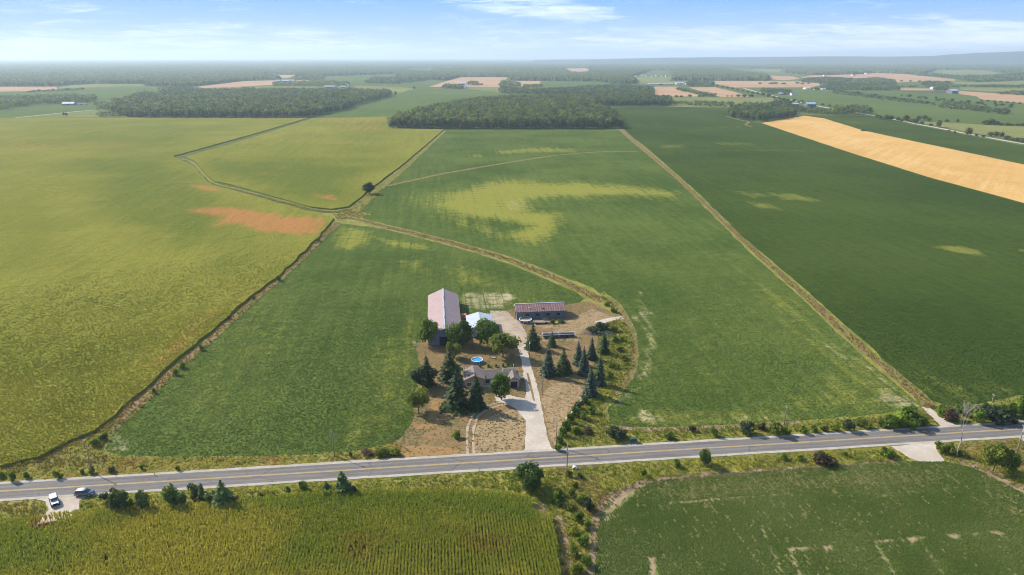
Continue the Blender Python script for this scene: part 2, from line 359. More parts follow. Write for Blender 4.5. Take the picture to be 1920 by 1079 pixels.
def field(name, poly, z, mat, label, ratio=0.02, yellow=(), brown=(), world=False, top=None, wall=0.0, kind='structure', amp=1.2, cat='field', dmax=4000):
    P = np.asarray(poly, float) if world else W(poly, z); d = np.hypot(P[:, 0], P[:, 1])
    P = densify(P, max(4.0, d.min()*ratio), amp if d.min() < 1500 else 0)
    V, F = cdt(P, grid_points(P, ratio, dmax)); X, Y = V[:, 0], V[:, 1]
    mk = np.stack([blob_mask(X, Y, yellow), blob_mask(X, Y, brown), X*0], 1)
    Z = np.full(len(V), z)
    if wall:
        Z = z+0.5*(fbm(X*.05, Y*.05)-.5); bn = np.zeros(len(V), bool)
        from collections import Counter
        c = Counter(); 
        for f in F.tolist():
            for i in range(3):
                a, b = f[i], f[(i+1) % 3]; c[(min(a, b), max(a, b))] += 1
        dirn = [(f[i], f[(i+1) % 3]) for f in F.tolist() for i in range(3) if c[(min(f[i], f[(i+1) % 3]), max(f[i], f[(i+1) % 3]))] == 1]
        n0 = len(V); idx = {}; ex = []
        for a, b in dirn:
            for q in (a, b):
                if q not in idx: idx[q] = n0+len(ex); ex.append(q)
        F = np.concatenate([F, np.array([(b, a, idx[a]) for a, b in dirn]+[(b, idx[a], idx[b]) for a, b in dirn])])
        X = np.concatenate([X, X[ex]]); Y = np.concatenate([Y, Y[ex]]); Z = np.concatenate([Z, np.full(len(ex), max(0.02, z-wall))]); mk = np.concatenate([mk, mk[ex]])
    me = np_mesh(name, np.stack([X, Y, Z], 1), F, mat, mask=mk, smooth=not wall)
    return tag(link(name, me), label, cat, kind=kind)

# one ground sheet to the horizon
def build_ground():
    ds = np.concatenate([[0.0], 60*1.12**np.arange(58)]); A = np.linspace(0, 2*math.pi, 97)[:-1]
    V = [(0, 0, 0)]+[(d*math.sin(a), d*math.cos(a), 0) for d in ds[1:] for a in A]; n = len(A)
    F = [(0, 1+(k+1) % n, 1+k) for k in range(n)]
    F += [(1+i*n+k, 1+i*n+(k+1) % n, 1+(i+1)*n+(k+1) % n, 1+(i+1)*n+k) for i in range(len(ds)-2) for k in range(n)]
    me = bpy.data.meshes.new('ground'); me.from_pydata(V, [], F); bm = bmesh.new(); bm.from_mesh(me)
    bmesh.ops.recalc_face_normals(bm, faces=bm.faces)
    if sum(f.normal.z for f in bm.faces) < 0: bmesh.ops.reverse_faces(bm, faces=bm.faces)
    bm.to_mesh(me); bm.free(); me.materials.append(M['ground'])
    tag(link('ground', me), 'flat farmland plain reaching to the hazy horizon', 'ground', kind='structure')
build_ground()
# ------------------------------------------------------------ near fields
A_POLY = [(-560, 221), (330, 221), (578, 221.3), (456, 256.8), (325, 293), (338, 299), (362, 310), (385, 336), (400, 347), (450, 360), (520, 380), (580, 396), (626, 409),
          (594, 447), (523, 515), (476, 549), (375, 637), (322, 681), (214, 777), (175, 806), (123, 831), (74, 856), (0, 873), (-300, 890), (-900, 640)]
B_POLY = [(348, 293.5), (462, 261.6), (586, 222), (725, 219), (729, 241), (832, 243), (790, 279), (755, 309), (690, 357), (672, 374), (653, 387), (620, 392), (580, 387), (520, 370), (450, 350), (402, 339), (388, 328), (365, 302)]
ORANGE = [([(350, 397), (395, 391), (440, 391), (480, 399), (560, 408), (615, 410), (618, 424), (596, 447), (540, 440), (490, 438), (440, 424), (385, 432), (415, 410)], 8, 0.85),
          ([(357, 349), (400, 352), (428, 362), (380, 360)], 4, 0.8), ([(250, 683), (300, 660), (330, 672), (285, 700)], 22, 0.35), ([(505, 475), (555, 472), (560, 492), (505, 500)], 14, 0.35),
          ([(440, 570), (560, 500), (590, 455), (610, 445), (520, 545)], 16, 0.35), ([(0, 255), (140, 250), (285, 268), (285, 288), (120, 290), (0, 285)], 14, 0.25), ([(60, 205), (210, 225), (300, 240), (100, 240)], 10, 0.15),
          ([(300, 660), (480, 520), (520, 510), (340, 690)], 16, 0.28)]
GREENISH = [([(130, 300), (330, 290), (460, 395), (480, 450), (330, 480), (180, 400)], 40, 0.75), ([(0, 235), (330, 225), (540, 222), (330, 290), (180, 300)], 30, 0.55), ([(360, 420), (560, 440), (480, 520), (350, 520)], 30, 0.5),
            ([(20, 340), (140, 420), (60, 520), (0, 500)], 40, 0.4), ([(0, 790), (150, 700), (260, 740), (120, 830), (0, 860)], 30, 0.3)]
field('corn_crop', A_POLY, 1.1, M['corn'], 'vast yellow green corn field left of the ditch with an orange dry patch', 0.012, GREENISH, ORANGE, wall=1.1, kind='stuff', cat='corn')
field('corn_crop', B_POLY, 1.1, M['corn'], 'corn field enclosed between the two ditches in front of the middle wood', 0.012,
      [([(380, 300), (560, 300), (720, 310), (650, 385), (500, 370), (400, 335)], 30, 0.85), ([(640, 250), (740, 245), (760, 300), (600, 290)], 20, 0.5)],
      [([(580, 364), (630, 370), (640, 380), (590, 374)], 4, 0.6), ([(450, 322), (530, 326), (545, 333), (470, 332)], 3, 0.25), ([(590, 222), (720, 220), (725, 240), (800, 246), (650, 250)], 10, 0.32)], wall=1.1, kind='stuff', cat='corn')
S1 = [(638, 419), (700, 427), (780, 447), (880, 472), (960, 499), (1030, 527), (1078, 547), (1096, 560), (1088, 568), (1058, 573), (965, 580), (930, 587), (870, 594), (803, 606), (792, 640), (778, 655), (790, 690), (783, 735), (773, 790), (757, 815), (728, 835),
      (650, 852), (450, 860), (215, 858), (186, 848), (214, 803), (240, 780), (340, 686), (392, 645), (484, 560), (530, 523), (602, 452)]
S1Y = [([(640, 425), (690, 432), (700, 455), (660, 470), (620, 470)], 9, 0.75), ([(690, 440), (800, 458), (820, 472), (730, 466)], 7, 0.7), ([(745, 490), (800, 485), (815, 520), (760, 510)], 12, 0.55), ([(830, 505), (880, 500), (930, 520), (950, 545), (850, 540)], 14, 0.5),
       ([(700, 640), (780, 600), (785, 740), (740, 800), (640, 840), (680, 760)], 30, 0.55), ([(480, 560), (560, 540), (600, 640), (460, 740), (360, 780), (330, 720)], 50, 0.3), ([(850, 540), (960, 545), (1060, 565), (960, 580), (860, 590)], 10, 0.3)]
S1B = [([(862, 552), (900, 546), (950, 552), (960, 560), (948, 578), (905, 582), (872, 578)], 5, 0.62), ([(940, 550), (962, 552), (963, 563), (945, 563)], 3, 1.0), ([(215, 815), (250, 830), (240, 845), (205, 848)], 6, 0.5), ([(772, 638), (792, 632), (790, 660), (774, 660)], 4, 0.6)]
field('soybean_field', S1, 0.05, M['soy'], 'green soybean field wedged between the left ditch and the farmyard', 0.010, S1Y, S1B)
S2 = [(834, 244), (765, 309), (727, 342), (692, 381), (668, 398), (682, 411), (780, 433), (880, 459), (960, 481), (1040, 511), (1110, 539), (1150, 570), (1172, 600), (1190, 640), (1190, 688), (1176, 720), (1140, 755), (1128, 770), (1142, 795), (1170, 806), (1300, 803), (1500, 793),
      (1650, 781), (1742, 770), (1700, 738), (1600, 653), (1500, 558), (1400, 468), (1300, 368), (1240, 308), (1200, 274), (1163, 243), (1000, 243.5)]
S2Y = [([(930, 342), (1010, 340), (1100, 342), (1180, 350), (1270, 362), (1265, 371), (1180, 368), (1090, 372), (1010, 372), (985, 380), (990, 398), (1040, 405), (1052, 418), (1030, 440), (1000, 462), (950, 440), (990, 425), (920, 410), (860, 405), (830, 395), (800, 385), (860, 360)], 14, 1.0),
       ([(760, 370), (860, 352), (930, 345), (870, 420), (800, 410)], 16, 0.45), ([(860, 400), (960, 440), (1000, 465), (900, 440), (850, 420)], 10, 0.45), ([(925, 283), (1000, 277), (1085, 277), (1080, 286), (1000, 287), (940, 290)], 4, 0.6), ([(870, 291), (905, 289), (905, 296), (880, 297)], 3, 0.5),
       ([(1560, 690), (1640, 640), (1735, 765), (1600, 770), (1400, 780), (1380, 760), (1500, 740)], 22, 0.45), ([(1160, 790), (1230, 760), (1330, 770), (1480, 770), (1500, 795), (1200, 800)], 10, 0.5), ([(1400, 530), (1460, 540), (1560, 640), (1690, 745), (1640, 760), (1540, 670)], 14, 0.45),
       ([(1300, 420), (1320, 425), (1480, 560), (1440, 560)], 14, 0.3), ([(1185, 570), (1200, 545), (1230, 620), (1235, 690), (1205, 720), (1215, 650)], 8, 0.35), ([(1260, 560), (1400, 600), (1420, 720), (1260, 760), (1230, 700)], 40, 0.2)]
S2B = [([(1195, 545), (1202, 545), (1222, 610), (1226, 660), (1216, 700), (1190, 735), (1150, 765), (1142, 760), (1185, 728), (1208, 690), (1215, 640)], 4, 0.5), ([(1175, 740), (1200, 715), (1215, 705), (1165, 762), (1150, 765)], 5, 0.62),
       ([(1200, 765), (1235, 780), (1260, 793), (1210, 795), (1185, 785)], 5, 0.55), ([(1260, 790), (1420, 776), (1480, 772), (1480, 785), (1300, 797)], 6, 0.35), ([(1660, 735), (1735, 755), (1740, 772), (1690, 770), (1640, 752)], 10, 0.6), ([(1500, 605), (1510, 605), (1640, 720), (1720, 765), (1700, 768), (1600, 695)], 5, 0.45),
       ([(1545, 610), (1553, 610), (1690, 740), (1680, 742)], 4, 0.45), ([(960, 375), (1000, 374), (985, 395), (950, 395)], 8, 0.3), ([(1170, 598), (1215, 580), (1230, 590), (1180, 606)], 5, 0.45)]
field('soybean_field', S2, 0.05, M['soy'], 'large soybean field with a yellow patch running from the road up to the central wood', 0.010, S2Y, S2B)
S3 = [(1166, 243), (1150, 225), (1140, 202), (1255, 200), (1373, 204), (1380, 222), (1425, 231), (1500, 256), (1584, 284), (1740, 333), (1920, 382), (2150, 444), (2600, 600), (2300, 770), (1920, 748), (1860, 764), (1795, 767), (1745, 750), (1698, 708), (1600, 624), (1500, 534), (1400, 451), (1300, 354), (1215, 279)]
field('soybean_field', S3, 0.05, M['soy_dark'], 'dark green soybean field right of the long dry grass strip', 0.011,
      [([(1360, 357), (1400, 360), (1450, 366), (1420, 372)], 4, 0.6), ([(1440, 362), (1490, 364), (1550, 379), (1470, 376)], 4, 0.75), ([(1398, 377), (1440, 382), (1468, 394), (1420, 390)], 4, 0.8), ([(1755, 462), (1790, 461), (1838, 472), (1842, 480), (1790, 474)], 4, 0.9), ([(1895, 466), (1925, 468), (1925, 473)], 3, 0.7),
       ([(1240, 272), (1290, 270), (1285, 278), (1240, 279)], 3, 0.5), ([(1330, 266), (1420, 268), (1415, 274), (1340, 273)], 3, 0.4), ([(1240, 282), (1440, 280), (1580, 284), (1440, 284)], 1.5, 0.4), ([(1310, 238), (1390, 236), (1400, 242), (1320, 242)], 3, 0.3),
       ([(1225, 283), (1250, 300), (1400, 445), (1380, 440)], 6, 0.25), ([(1690, 690), (1850, 720), (1920, 735), (1800, 760), (1740, 740)], 16, 0.35), ([(1140, 210), (1300, 225), (1250, 262), (1180, 250)], 20, 0.2)])
W_POLY = [(1428, 231), (1508, 217.5), (1545, 222.5), (1620, 245.5), (1757, 274.5), (1920, 309), (2300, 395), (2600, 560), (2150, 442), (1920, 381), (1740, 332), (1584, 283)]
field('stubble_field', W_POLY, 0.06, M['wheat'], 'golden cut wheat field slanting across the right side', 0.02, [([(1470, 225), (1560, 230), (1700, 290), (1920, 350), (1920, 370), (1650, 300)], 14, 0.5)])
field('soybean_field', [(1506, 216.5), (1560, 217), (1632, 218), (1660, 222), (1711, 234), (1764, 244), (1807, 253), (1851, 261), (1920, 274), (2400, 370), (2300, 395), (1920, 308), (1757, 273.5), (1620, 244.5), (1545, 221.5)], 0.05, M['soy_dark'],
      'dark green field between the golden wheat field and the concession road', 0.02, [([(1580, 228), (1640, 231), (1600, 233)], 2, 0.5)])
S4 = [(1118, 1002), (1126, 962), (1146, 932), (1200, 908), (1280, 896), (1400, 887), (1520, 878), (1600, 872), (1680, 867), (1770, 867), (1830, 881), (1900, 917), (1960, 947), (2100, 1060), (2200, 1300), (1105, 1300)]
C2 = [(-20, 985), (60, 980), (150, 968), (300, 958), (450, 947), (560, 933), (700, 927), (830, 924), (930, 931), (996, 941), (1002, 968), (1030, 972), (1042, 1000), (1051, 1079), (1056, 1300), (-300, 1300), (-300, 1010)]
S4B = [([(1148, 932), (1200, 908), (1215, 906), (1150, 960), (1135, 985), (1128, 970)], 4, 0.9), ([(1214, 1045), (1227, 1045), (1234, 1085), (1220, 1085)], -2, 1.0), ([(1475, 1028), (1520, 1025), (1518, 1031), (1478, 1035)], -2, 1.0), ([(1540, 1024), (1556, 1022), (1560, 1032), (1546, 1033)], -2, 1.0), ([(1634, 1014), (1680, 1010), (1672, 1018), (1640, 1019)], -2, 0.9),
       ([(1692, 1008), (1738, 1004), (1722, 1014), (1708, 1021)], -2, 1.0), ([(1770, 1001), (1795, 1000), (1800, 1011), (1788, 1013)], -2, 1.0), ([(1803, 1001), (1835, 998), (1830, 1006)], -2, 0.7), ([(1851, 997), (1872, 995), (1880, 1008), (1866, 1005)], -2, 1.0), ([(1250, 942), (1380, 932), (1490, 925), (1490, 927), (1380, 935), (1255, 945)], -1.5, 0.8),
       ([(1600, 930), (1640, 929), (1780, 912), (1830, 914), (1760, 920), (1640, 935)], 4, 0.5), ([(1190, 965), (1210, 960), (1200, 975)], 4, 0.6), ([(1476, 1030), (1482, 1030), (1504, 1085), (1498, 1085)], -1.2, 0.8), ([(1635, 1015), (1641, 1015), (1684, 1085), (1676, 1085)], -1.2, 0.8), ([(1720, 1012), (1726, 1012), (1772, 1080), (1766, 1080)], -1.2, 0.7), ([(1424, 985), (1427, 985), (1470, 1080), (1465, 1080)], -1, 0.7)]
S4Y = [([(1180, 915), (1400, 890), (1680, 870), (1830, 890), (1760, 925), (1500, 925), (1260, 950)], 25, 0.55), ([(1830, 890), (1960, 960), (1960, 1020), (1820, 960)], 30, 0.5), ([(1500, 960), (1640, 940), (1640, 1060), (1480, 1060)], 40, 0.2)]
field('soybean_field', S4, 0.05, M['soy_near'], 'soybean field with bare gaps in the lower right corner', 0.006, S4Y, S4B)
sheet('corn_field', W(C2), 0.05, M['corn_soil'], 'soil under the nearest corn rows', 'field')
# ------------------------------------------------------------ verges, ditch, strips
STRIPS = []
def strip(name, pxline, width, z, mat, label, amp=0.8, k=2, cat='grass strip'):
    L = smooth_line(W(pxline, z), k); st = max(1.5, np.hypot(*L.T).min()*.01); L = densify(L, st, 0, closed=False)
    w_ = np.interp(np.linspace(0, 1, len(L)), np.linspace(0, 1, len(np.atleast_1d(width))), np.atleast_1d(width))
    if name == 'grass_strip' and z < .09: STRIPS.append((ribbon(L, w_*1.15, amp), L)); sheet('verge', ribbon(L, w_*1.4+3, amp), z-.045, M['ditch'], label.replace('strip', 'fringe').replace('edge', 'fringe') + ', outer fringe', 'verge')
    return sheet(name, ribbon(L, np.interp(np.linspace(0, 1, len(L)), np.linspace(0, 1, len(np.atleast_1d(width))), np.atleast_1d(width)), amp), z, mat, label, cat)
rd = lambda s, n: R0+RD*s+RN*n           # road frame: along, across
def road_strip(s0, s1, n0, n1, amp=0.0, step=4):
    k = int((s1-s0)/step); s = np.linspace(s0, s1, k+1); j0 = amp*(fbm(s*.21, s*0+3)-.5)*2 if amp else 0; j1 = amp*(fbm(s*.21, s*0+9)-.5)*2 if amp else 0
    return np.concatenate([[rd(a, n0)+RN*q for a, q in zip(s, np.broadcast_to(j0, s.shape))], [rd(a, n1)+RN*q for a, q in zip(s, np.broadcast_to(j1, s.shape))][::-1]])
def off(px, py):                            # road frame coordinates of a photo pixel
    p = np.array(at(px, py))-R0; return p@RD, p@RN
VERGE_N = [(-900, 640), (-300, 890), (0, 872), (74, 855), (123, 830), (175, 805), (214, 776), (232, 776), (222, 800), (196, 842), (218, 855), (450, 857), (650, 849), (735, 832), (752, 838), (755, 875), (0, 930), (-300, 960), (-1200, 960)]
sheet('verge', densify(W(VERGE_N), 2, .8), 0.06, M['verge'], 'weedy yellow grass verge on the far side of the road, left of the lawn', 'verge')
VERGE_E = [(1035, 862), (1045, 820), (1065, 775), (1098, 735), (1112, 700), (1122, 650), (1125, 612), (1166, 596), (1150, 575), (1125, 558), (1130, 546), (1160, 566), (1180, 600), (1195, 640), (1194, 690), (1180, 722), (1140, 768), (1146, 795), (1172, 803), (1300, 800), (1500, 789), (1650, 777), (1735, 762), (1800, 762), (1920, 742), (2300, 740), (2600, 780), (1920, 815), (1060, 868)]
sheet('verge', densify(W(VERGE_E), 2, .8), 0.061, M['ditch'], 'overgrown green and yellow ditch bank beside the spruces and along the road', 'verge')
VERGE_S = [(-400, 945), (0, 925), (1920, 808), (2500, 770), (2500, 900), (1980, 950), (1905, 915), (1832, 879), (1770, 865), (1680, 865), (1520, 876), (1280, 894), (1198, 906), (1144, 930), (1122, 962), (1114, 1002), (1101, 1300), (1058, 1300), (1052, 1079), (1042, 1000), (1034, 968), (1002, 966), (996, 938), (930, 929), (830, 921), (700, 924), (560, 930), (450, 944), (300, 955), (150, 965), (60, 977), (-20, 983), (-300, 1008), (-600, 1010)]
sheet('verge', densify(W(VERGE_S), 2, .6), 0.045, M['ditch'], 'rough green verge on the near side of the road', 'verge')
strip('grass_strip', [(634, 410), (660, 409), (700, 420), (780, 439), (880, 465), (960, 489), (1035, 519), (1090, 545), (1130, 566)], [4, 4.5, 5, 4.5, 4.5, 5.5], 0.075, M['dry_strip'], 'curving dry grass ditch strip between the two soybean fields', 1.2)
strip('grass_strip', [(1163, 242), (1200, 275), (1240, 309), (1300, 361), (1400, 459), (1500, 546), (1600, 638), (1700, 723), (1750, 766)], [10, 8, 6, 4.2, 3.4, 3.2, 4], 0.075, M['dry_strip'], 'long straight tan grass strip from the road to the central wood', 0.9)
strip('grass_strip', [(725, 349), (780, 337), (830, 326), (900, 314), (960, 304), (1030, 293), (1090, 287), (1150, 284), (1196, 285)], [5, 5.5, 6, 4.5, 3.5, 3], 0.075, M['dry_strip'], 'faint tan grass strip crossing the soybean field below the central wood', 1.5)
strip('grass_strip', [(656, 404), (672, 390), (696, 364), (730, 340), (762, 312), (800, 277), (834, 245)], [10, 7, 5.5, 5, 5, 6], 0.07, M['ditch'], 'grassy ditch bank running up to the left corner of the central wood', 1.5)
strip('grass_strip', [(628, 407), (650, 405), (672, 403), (690, 400)], [16, 20, 18, 10], 0.072, M['ditch'], 'bright grass at the ditch junction left of the middle field', 2)
strip('grass_strip', [(205, 808), (240, 775), (340, 681), (392, 638), (484, 555), (530, 518), (602, 449), (634, 418)], [4.5, 4.2, 4, 4, 4, 4, 5], 0.07, M['dry_strip'], 'grassy ditch edge along the right side of the corn field', 0.8)
strip('dirt_path', [(327, 294), (346, 293.5), (400, 277), (461, 259.3), (520, 240.5), (582, 221.8)], [8, 8, 9, 10, 10], 0.06, M['ditch_green'], 'straight dark ditch line between the two corn fields up to the left wood', 0, 0, 'ditch')
strip('grass_strip', [(329, 299), (350, 304), (375, 333), (395, 347), (450, 359), (520, 378), (580, 394), (628, 400), (655, 393)], [10, 8, 7, 6, 6, 6, 6], 0.07, M['ditch_green'], 'grassy ditch line between the two corn fields', 0.6)
strip('dirt_path', [(-30, 880), (0, 878), (74, 860), (120, 838), (172, 812), (215, 783)], [3, 3, 3.5, 4, 3], 0.08, M['soil'], 'bare earth edge along the corner of the corn field', 0.6, cat='path')
strip('dirt_path', [(1100, 1200), (1107, 1079), (1112, 1010), (1119, 965), (1140, 932), (1198, 907), (1280, 895), (1400, 886), (1520, 877), (1600, 871), (1690, 865)], [2.0, 2.0, 2.2, 3.0, 3.2, 2.4, 1.6, 1.6, 2.0], 0.08, M['soil'], 'bare earth rim of the lower right soybean field', 0.5, cat='path')
strip('dirt_path', [(1775, 852), (1830, 872), (1885, 900), (1940, 935)], [3, 4.5, 4, 3], 0.08, M['soil'], 'bare earth rim beside the big bush at the right edge', 0.6, cat='path')
strip('dirt_path', [(1048, 968), (1058, 1010), (1064, 1079), (1066, 1200)], [2.5, 2.5, 2.5], 0.081, M['soil'], 'bare earth along the end of the near corn rows', 0.5, cat='path')
strip('dirt_path', [(1140, 558), (1165, 582), (1183, 612), (1190, 650), (1188, 690), (1172, 722), (1150, 742)], [3, 3.5, 3.5, 3, 3], 0.082, M['dry_strip'], 'brown grass rim curving round the ditch right of the spruces', 0.7, cat='path')
strip('dirt_path', [(1150, 800), (1200, 806), (1300, 804), (1420, 797), (1500, 792)], [2.5, 2, 2, 1.5], 0.083, M['soil'], 'dark earth edge of the soybean field above the road', 0.5, cat='path')
sheet('verge', densify(W([(1050, 520), (1120, 538), (1160, 562), (1180, 592), (1150, 604), (1090, 572), (1070, 552)]), 2, .8), 0.037, M['ditch'], 'grass at the end of the curving strip behind the machine shed', 'verge')
sheet('verge', densify(W([(598, 394), (660, 384), (700, 378), (724, 428), (650, 434), (600, 440)]), 2, .8), 0.039, M['ditch'], 'grass round the ditch junction left of the middle field', 'verge')
# ------------------------------------------------------------ farmyard ground
YARD = [(728, 838), (757, 816), (773, 791), (783, 738), (789, 690), (780, 655), (796, 630), (806, 606), (868, 595), (930, 586), (966, 579), (1058, 572), (1105, 566), (1126, 574), (1150, 590), (1166, 597), (1166, 602), (1124, 612), (1120, 650), (1113, 700), (1100, 735), (1068, 775), (1050, 822), (1044, 853), (750, 867), (752, 845)]
sheet('lawn', densify(W(YARD), 1.5, .7), 0.09, M['lawn'], 'dry brown lawn around the farmhouse and sheds', 'lawn')
sheet('lawn', densify(W([(895, 800), (925, 778), (960, 768), (982, 775), (988, 800), (984, 830), (972, 850), (890, 855), (885, 830)]), 1.2, .6), 0.10, M['bare'], 'pale dried patch of lawn inside the curved wheel track', 'lawn')
sheet('lawn', densify(W([(1014, 745), (1035, 720), (1075, 716), (1097, 735), (1068, 773), (1050, 815), (1040, 840), (1030, 815)]), 1.2, .5), 0.10, M['bare'], 'pale mown ground right of the drive', 'lawn')
sheet('lawn', densify(W([(1000, 600), (1060, 604), (1110, 580), (1150, 596), (1120, 606), (1090, 622), (1085, 640), (1005, 640), (1040, 618), (1000, 612)]), 1.2, .6), 0.10, M['bare'], 'pale trodden ground in front of the machine shed', 'lawn')
sheet('lawn', densify(W([(750, 858), (762, 838), (800, 836), (850, 842), (872, 846), (868, 858), (770, 864)]), 1.2, .6), 0.101, M['orange_grass'], 'burnt orange patch of lawn beside the road', 'lawn')
sheet('lawn', densify(W([(800, 790), (812, 750), (840, 735), (850, 770), (830, 796), (800, 806), (778, 806)]), 1.2, .6), 0.101, M['orange_grass'], 'burnt orange patch of lawn left of the dark spruces', 'lawn')
DRIVE = [(972, 857), (984, 840), (987, 812), (986, 790), (970, 770), (955, 760), (930, 752), (928, 742), (946, 737), (968, 745), (984, 748), (987, 735), (984, 715), (978, 682), (972, 655), (958, 632), (940, 615), (925, 598), (925, 586), (948, 588), (966, 604), (980, 622), (985, 640), (990, 660), (997, 690), (1006, 722), (1014, 755), (1021, 790), (1026, 815), (1034, 840), (1052, 852)]
sheet('driveway', densify(W(DRIVE), 1.0, .5), 0.12, M['gravel'], 'pale gravel driveway running from the road up to the sheds', 'driveway')
sheet('driveway', densify(W([(918, 583), (950, 584), (972, 603), (985, 622), (990, 645), (976, 652), (958, 640), (940, 622), (920, 603)]), 1.0, .9), 0.126, M['dirt_gravel'], 'browner worn upper end of the driveway by the sheds', 'driveway')
strip('grass_strip', [(989, 700), (996, 730), (1002, 752)], [0.6, 0.9, 0.3], 0.132, M['lawn'], 'worn grass ridge in the middle of the driveway', 0.2)
for q, lb in ((-0.95, 'left'), (0.95, 'right')):
    L = smooth_line(W([(882, 858), (882, 835), (881, 812), (885, 790), (897, 774), (920, 762), (950, 756)]), 2); L = densify(L, 1.0, 0, False)
    d = np.gradient(L, axis=0); d /= np.hypot(*d.T)[:, None]; L = L+q*np.stack([d[:, 1], -d[:, 0]], 1)
    sheet('wheel_track', ribbon(L, .75, .35), 0.115, M['dirt_gravel'], f'{lb} rut of the curved pale wheel track on the front lawn', 'track')
strip('dirt_path', [(1118, 606), (1140, 600), (1168, 596)], [3, 3.4, 3.6], 0.125, M['gravel'], 'short pale farm lane crossing the ditch to the field', 0.5, cat='path')
sheet('field_entrance', densify(W([(1672, 838), (1755, 830), (1757, 846), (1772, 866), (1730, 868), (1700, 858)]), 1.0, .6), 0.13, M['gravel'], 'pale gravel field entrance on the near side of the road at the right', 'driveway')
sheet('field_entrance', densify(W([(62, 933), (178, 926), (150, 940), (146, 972), (100, 978), (68, 985), (92, 958), (84, 942)]), 1.0, .6), 0.13, M['gravel'], 'gravel pull-off where the two vehicles are parked', 'driveway')
sheet('field_entrance', densify(W([(1728, 764), (1742, 765), (1792, 799), (1768, 803), (1744, 780)]), 1.0, .6), 0.13, M['gravel'], 'pale earth lane joining the road beside the low bushes', 'driveway')
sheet('field_entrance', densify(W([(1905, 820), (2000, 810), (2060, 850), (1960, 850)]), 1.0, .4), 0.13, M['gravel'], 'corner of a gravel drive at the right edge', 'driveway')
sheet('lawn', densify(W([(1790, 840), (1900, 822), (2000, 850), (1990, 900), (1910, 885), (1850, 870), (1800, 855)]), 1.2, .6), 0.10, M['lawn'], 'dry brown grass round the big bush at the right edge', 'lawn')
sheet('bare_ground', densify(W([(1000, 945), (1022, 944), (1032, 968), (1012, 978), (1000, 970)]), 0.8, .5), 0.09, M['soil'], 'bare earth corner at the head of the corn rows', 'ground')
# ------------------------------------------------------------ road
SA, SB = -260, 700
sheet('road_shoulder', road_strip(SA, SB, -4.6, 4.6, .35), 0.14, M['shoulder'], 'pale gravel shoulders of the two lane road', 'road', skirt=.14)
sheet('road', road_strip(SA, SB, -3.45, 3.45, .06), 0.17, M['asphalt'], 'grey asphalt two lane country road crossing the foreground', 'road', skirt=.03)
for q, lb in ((0.17, 'far'), (-0.17, 'near')):
    sheet('centre_line', road_strip(SA, SB, q-.075, q+.075), 0.176, M['yellow_paint'], f'{lb} stripe of the double yellow centre line', 'road marking')
# ------------------------------------------------------------ vegetation
M['leaf'] = leaf_mat('leaves', 0.45); M['needle'] = leaf_mat('needles', 0.12, 0.7); M['blade'] = leaf_mat('grass_blades', 0.42, 0.9, 0.0)
M['bark'] = surf('bark', (0.09, 0.07, 0.055), (0.17, 0.14, 0.11), 6, coord='object', bump=.02)
M['dead_bark'] = surf('bleached_bark', (0.27, 0.22, 0.18), (0.42, 0.36, 0.30), 5, coord='object', bump=.02)
def unit(n):
    v = rng.normal(size=(n, 3)); return v/np.linalg.norm(v, axis=1)[:, None]
def quads(P, N, size, asp=1.0, droop=None):
    """one leaf-spray quad at each P facing N"""
    n = len(P); r = unit(n) if droop is None else droop
    a = np.cross(N, r); a /= np.linalg.norm(a, axis=1)[:, None]+1e-9; b = np.cross(N, a); b /= np.linalg.norm(b, axis=1)[:, None]+1e-9
    s = np.broadcast_to(size, (n,))[:, None]; a = a*s*.5; b = b*s*.5*asp
    # kite shape with a bent tip, so sprays do not read as square cards
    V = np.stack([P-a, P-b*.9-N*s*.12, P+a*1.15, P+b*1.05+N*s*.1], 1).reshape(-1, 3); return V, np.arange(4*n).reshape(n, 4)
def shade(c, n, var=0.25, hue=0.12):
    c = np.asarray(c, float); k = 1+var*(rng.random((n, 1))*2-1); h = 1+hue*(rng.random((n, 3))*2-1); return c*k*h
def crown_mesh(name, rx, rz, zc, nl, n, leaf, cols, mat, low=-1.0, spread=0.68):
    V = []; C = []
    cen = []
    for i in range(nl):
        d = unit(1)[0]; d[2] = max(low, d[2]); r = spread*(0.35+0.65*rng.random()**.5)
        cen.append((d*r*np.array((rx, rx, rz))+np.array((0, 0, zc)), (0.30+0.24*rng.random())*rx))
    cen.append((np.array((0, 0, zc)), .5*rx))
    for (c, lr) in cen:
        m = int(n/len(cen)); d = unit(m); rad = lr*(0.55+0.55*rng.random((m, 1)))
        P = c+d*rad*np.array((1, 1, min(1, .55+.45*rz/rx))); P[:, 2] = np.maximum(P[:, 2], 0.05)
        N = d+0.7*unit(m)+np.array((0, 0, .35)); N /= np.linalg.norm(N, axis=1)[:, None]
        v, f = quads(P, N, leaf*(0.6+0.8*rng.random(m))); V.append(v)
        base = np.asarray(cols[rng.integers(len(cols))])*(0.82+0.36*rng.random()); C.append(np.repeat(shade(base, m, .3), 4, 0))
    V = np.concatenate(V); return np_mesh(name, V, np.arange(len(V)).reshape(-1, 4), mat, np.concatenate(C))
def trunk_mesh(name, h, zc, rx, r, forks, mat, multi=1):
    mb = MB()
    for s in range(multi):
        ox = (s-(multi-1)/2)*r*2.2; top = Vector((ox*2.5, random.uniform(-.2, .2), h*.45))
        mb.tube([(ox, 0, -.1), (ox*1.2, 0, h*.15), top], [r*1.15, r*.85, r*.6])
        for i in range(forks):
            a = 2*math.pi*(i+random.random()*.6)/forks; k = random.uniform(.45, .8)
            e = Vector((math.cos(a)*rx*k, math.sin(a)*rx*k, zc+random.uniform(-.2, .5)*rx*.6)); mid = top.lerp(e, .5)+Vector((0, 0, .12*rx))
            mb.tube([top*.8, mid, e], [r*.45, r*.28, r*.08], 6)
    return mb.mesh(name, mat, smooth=True)
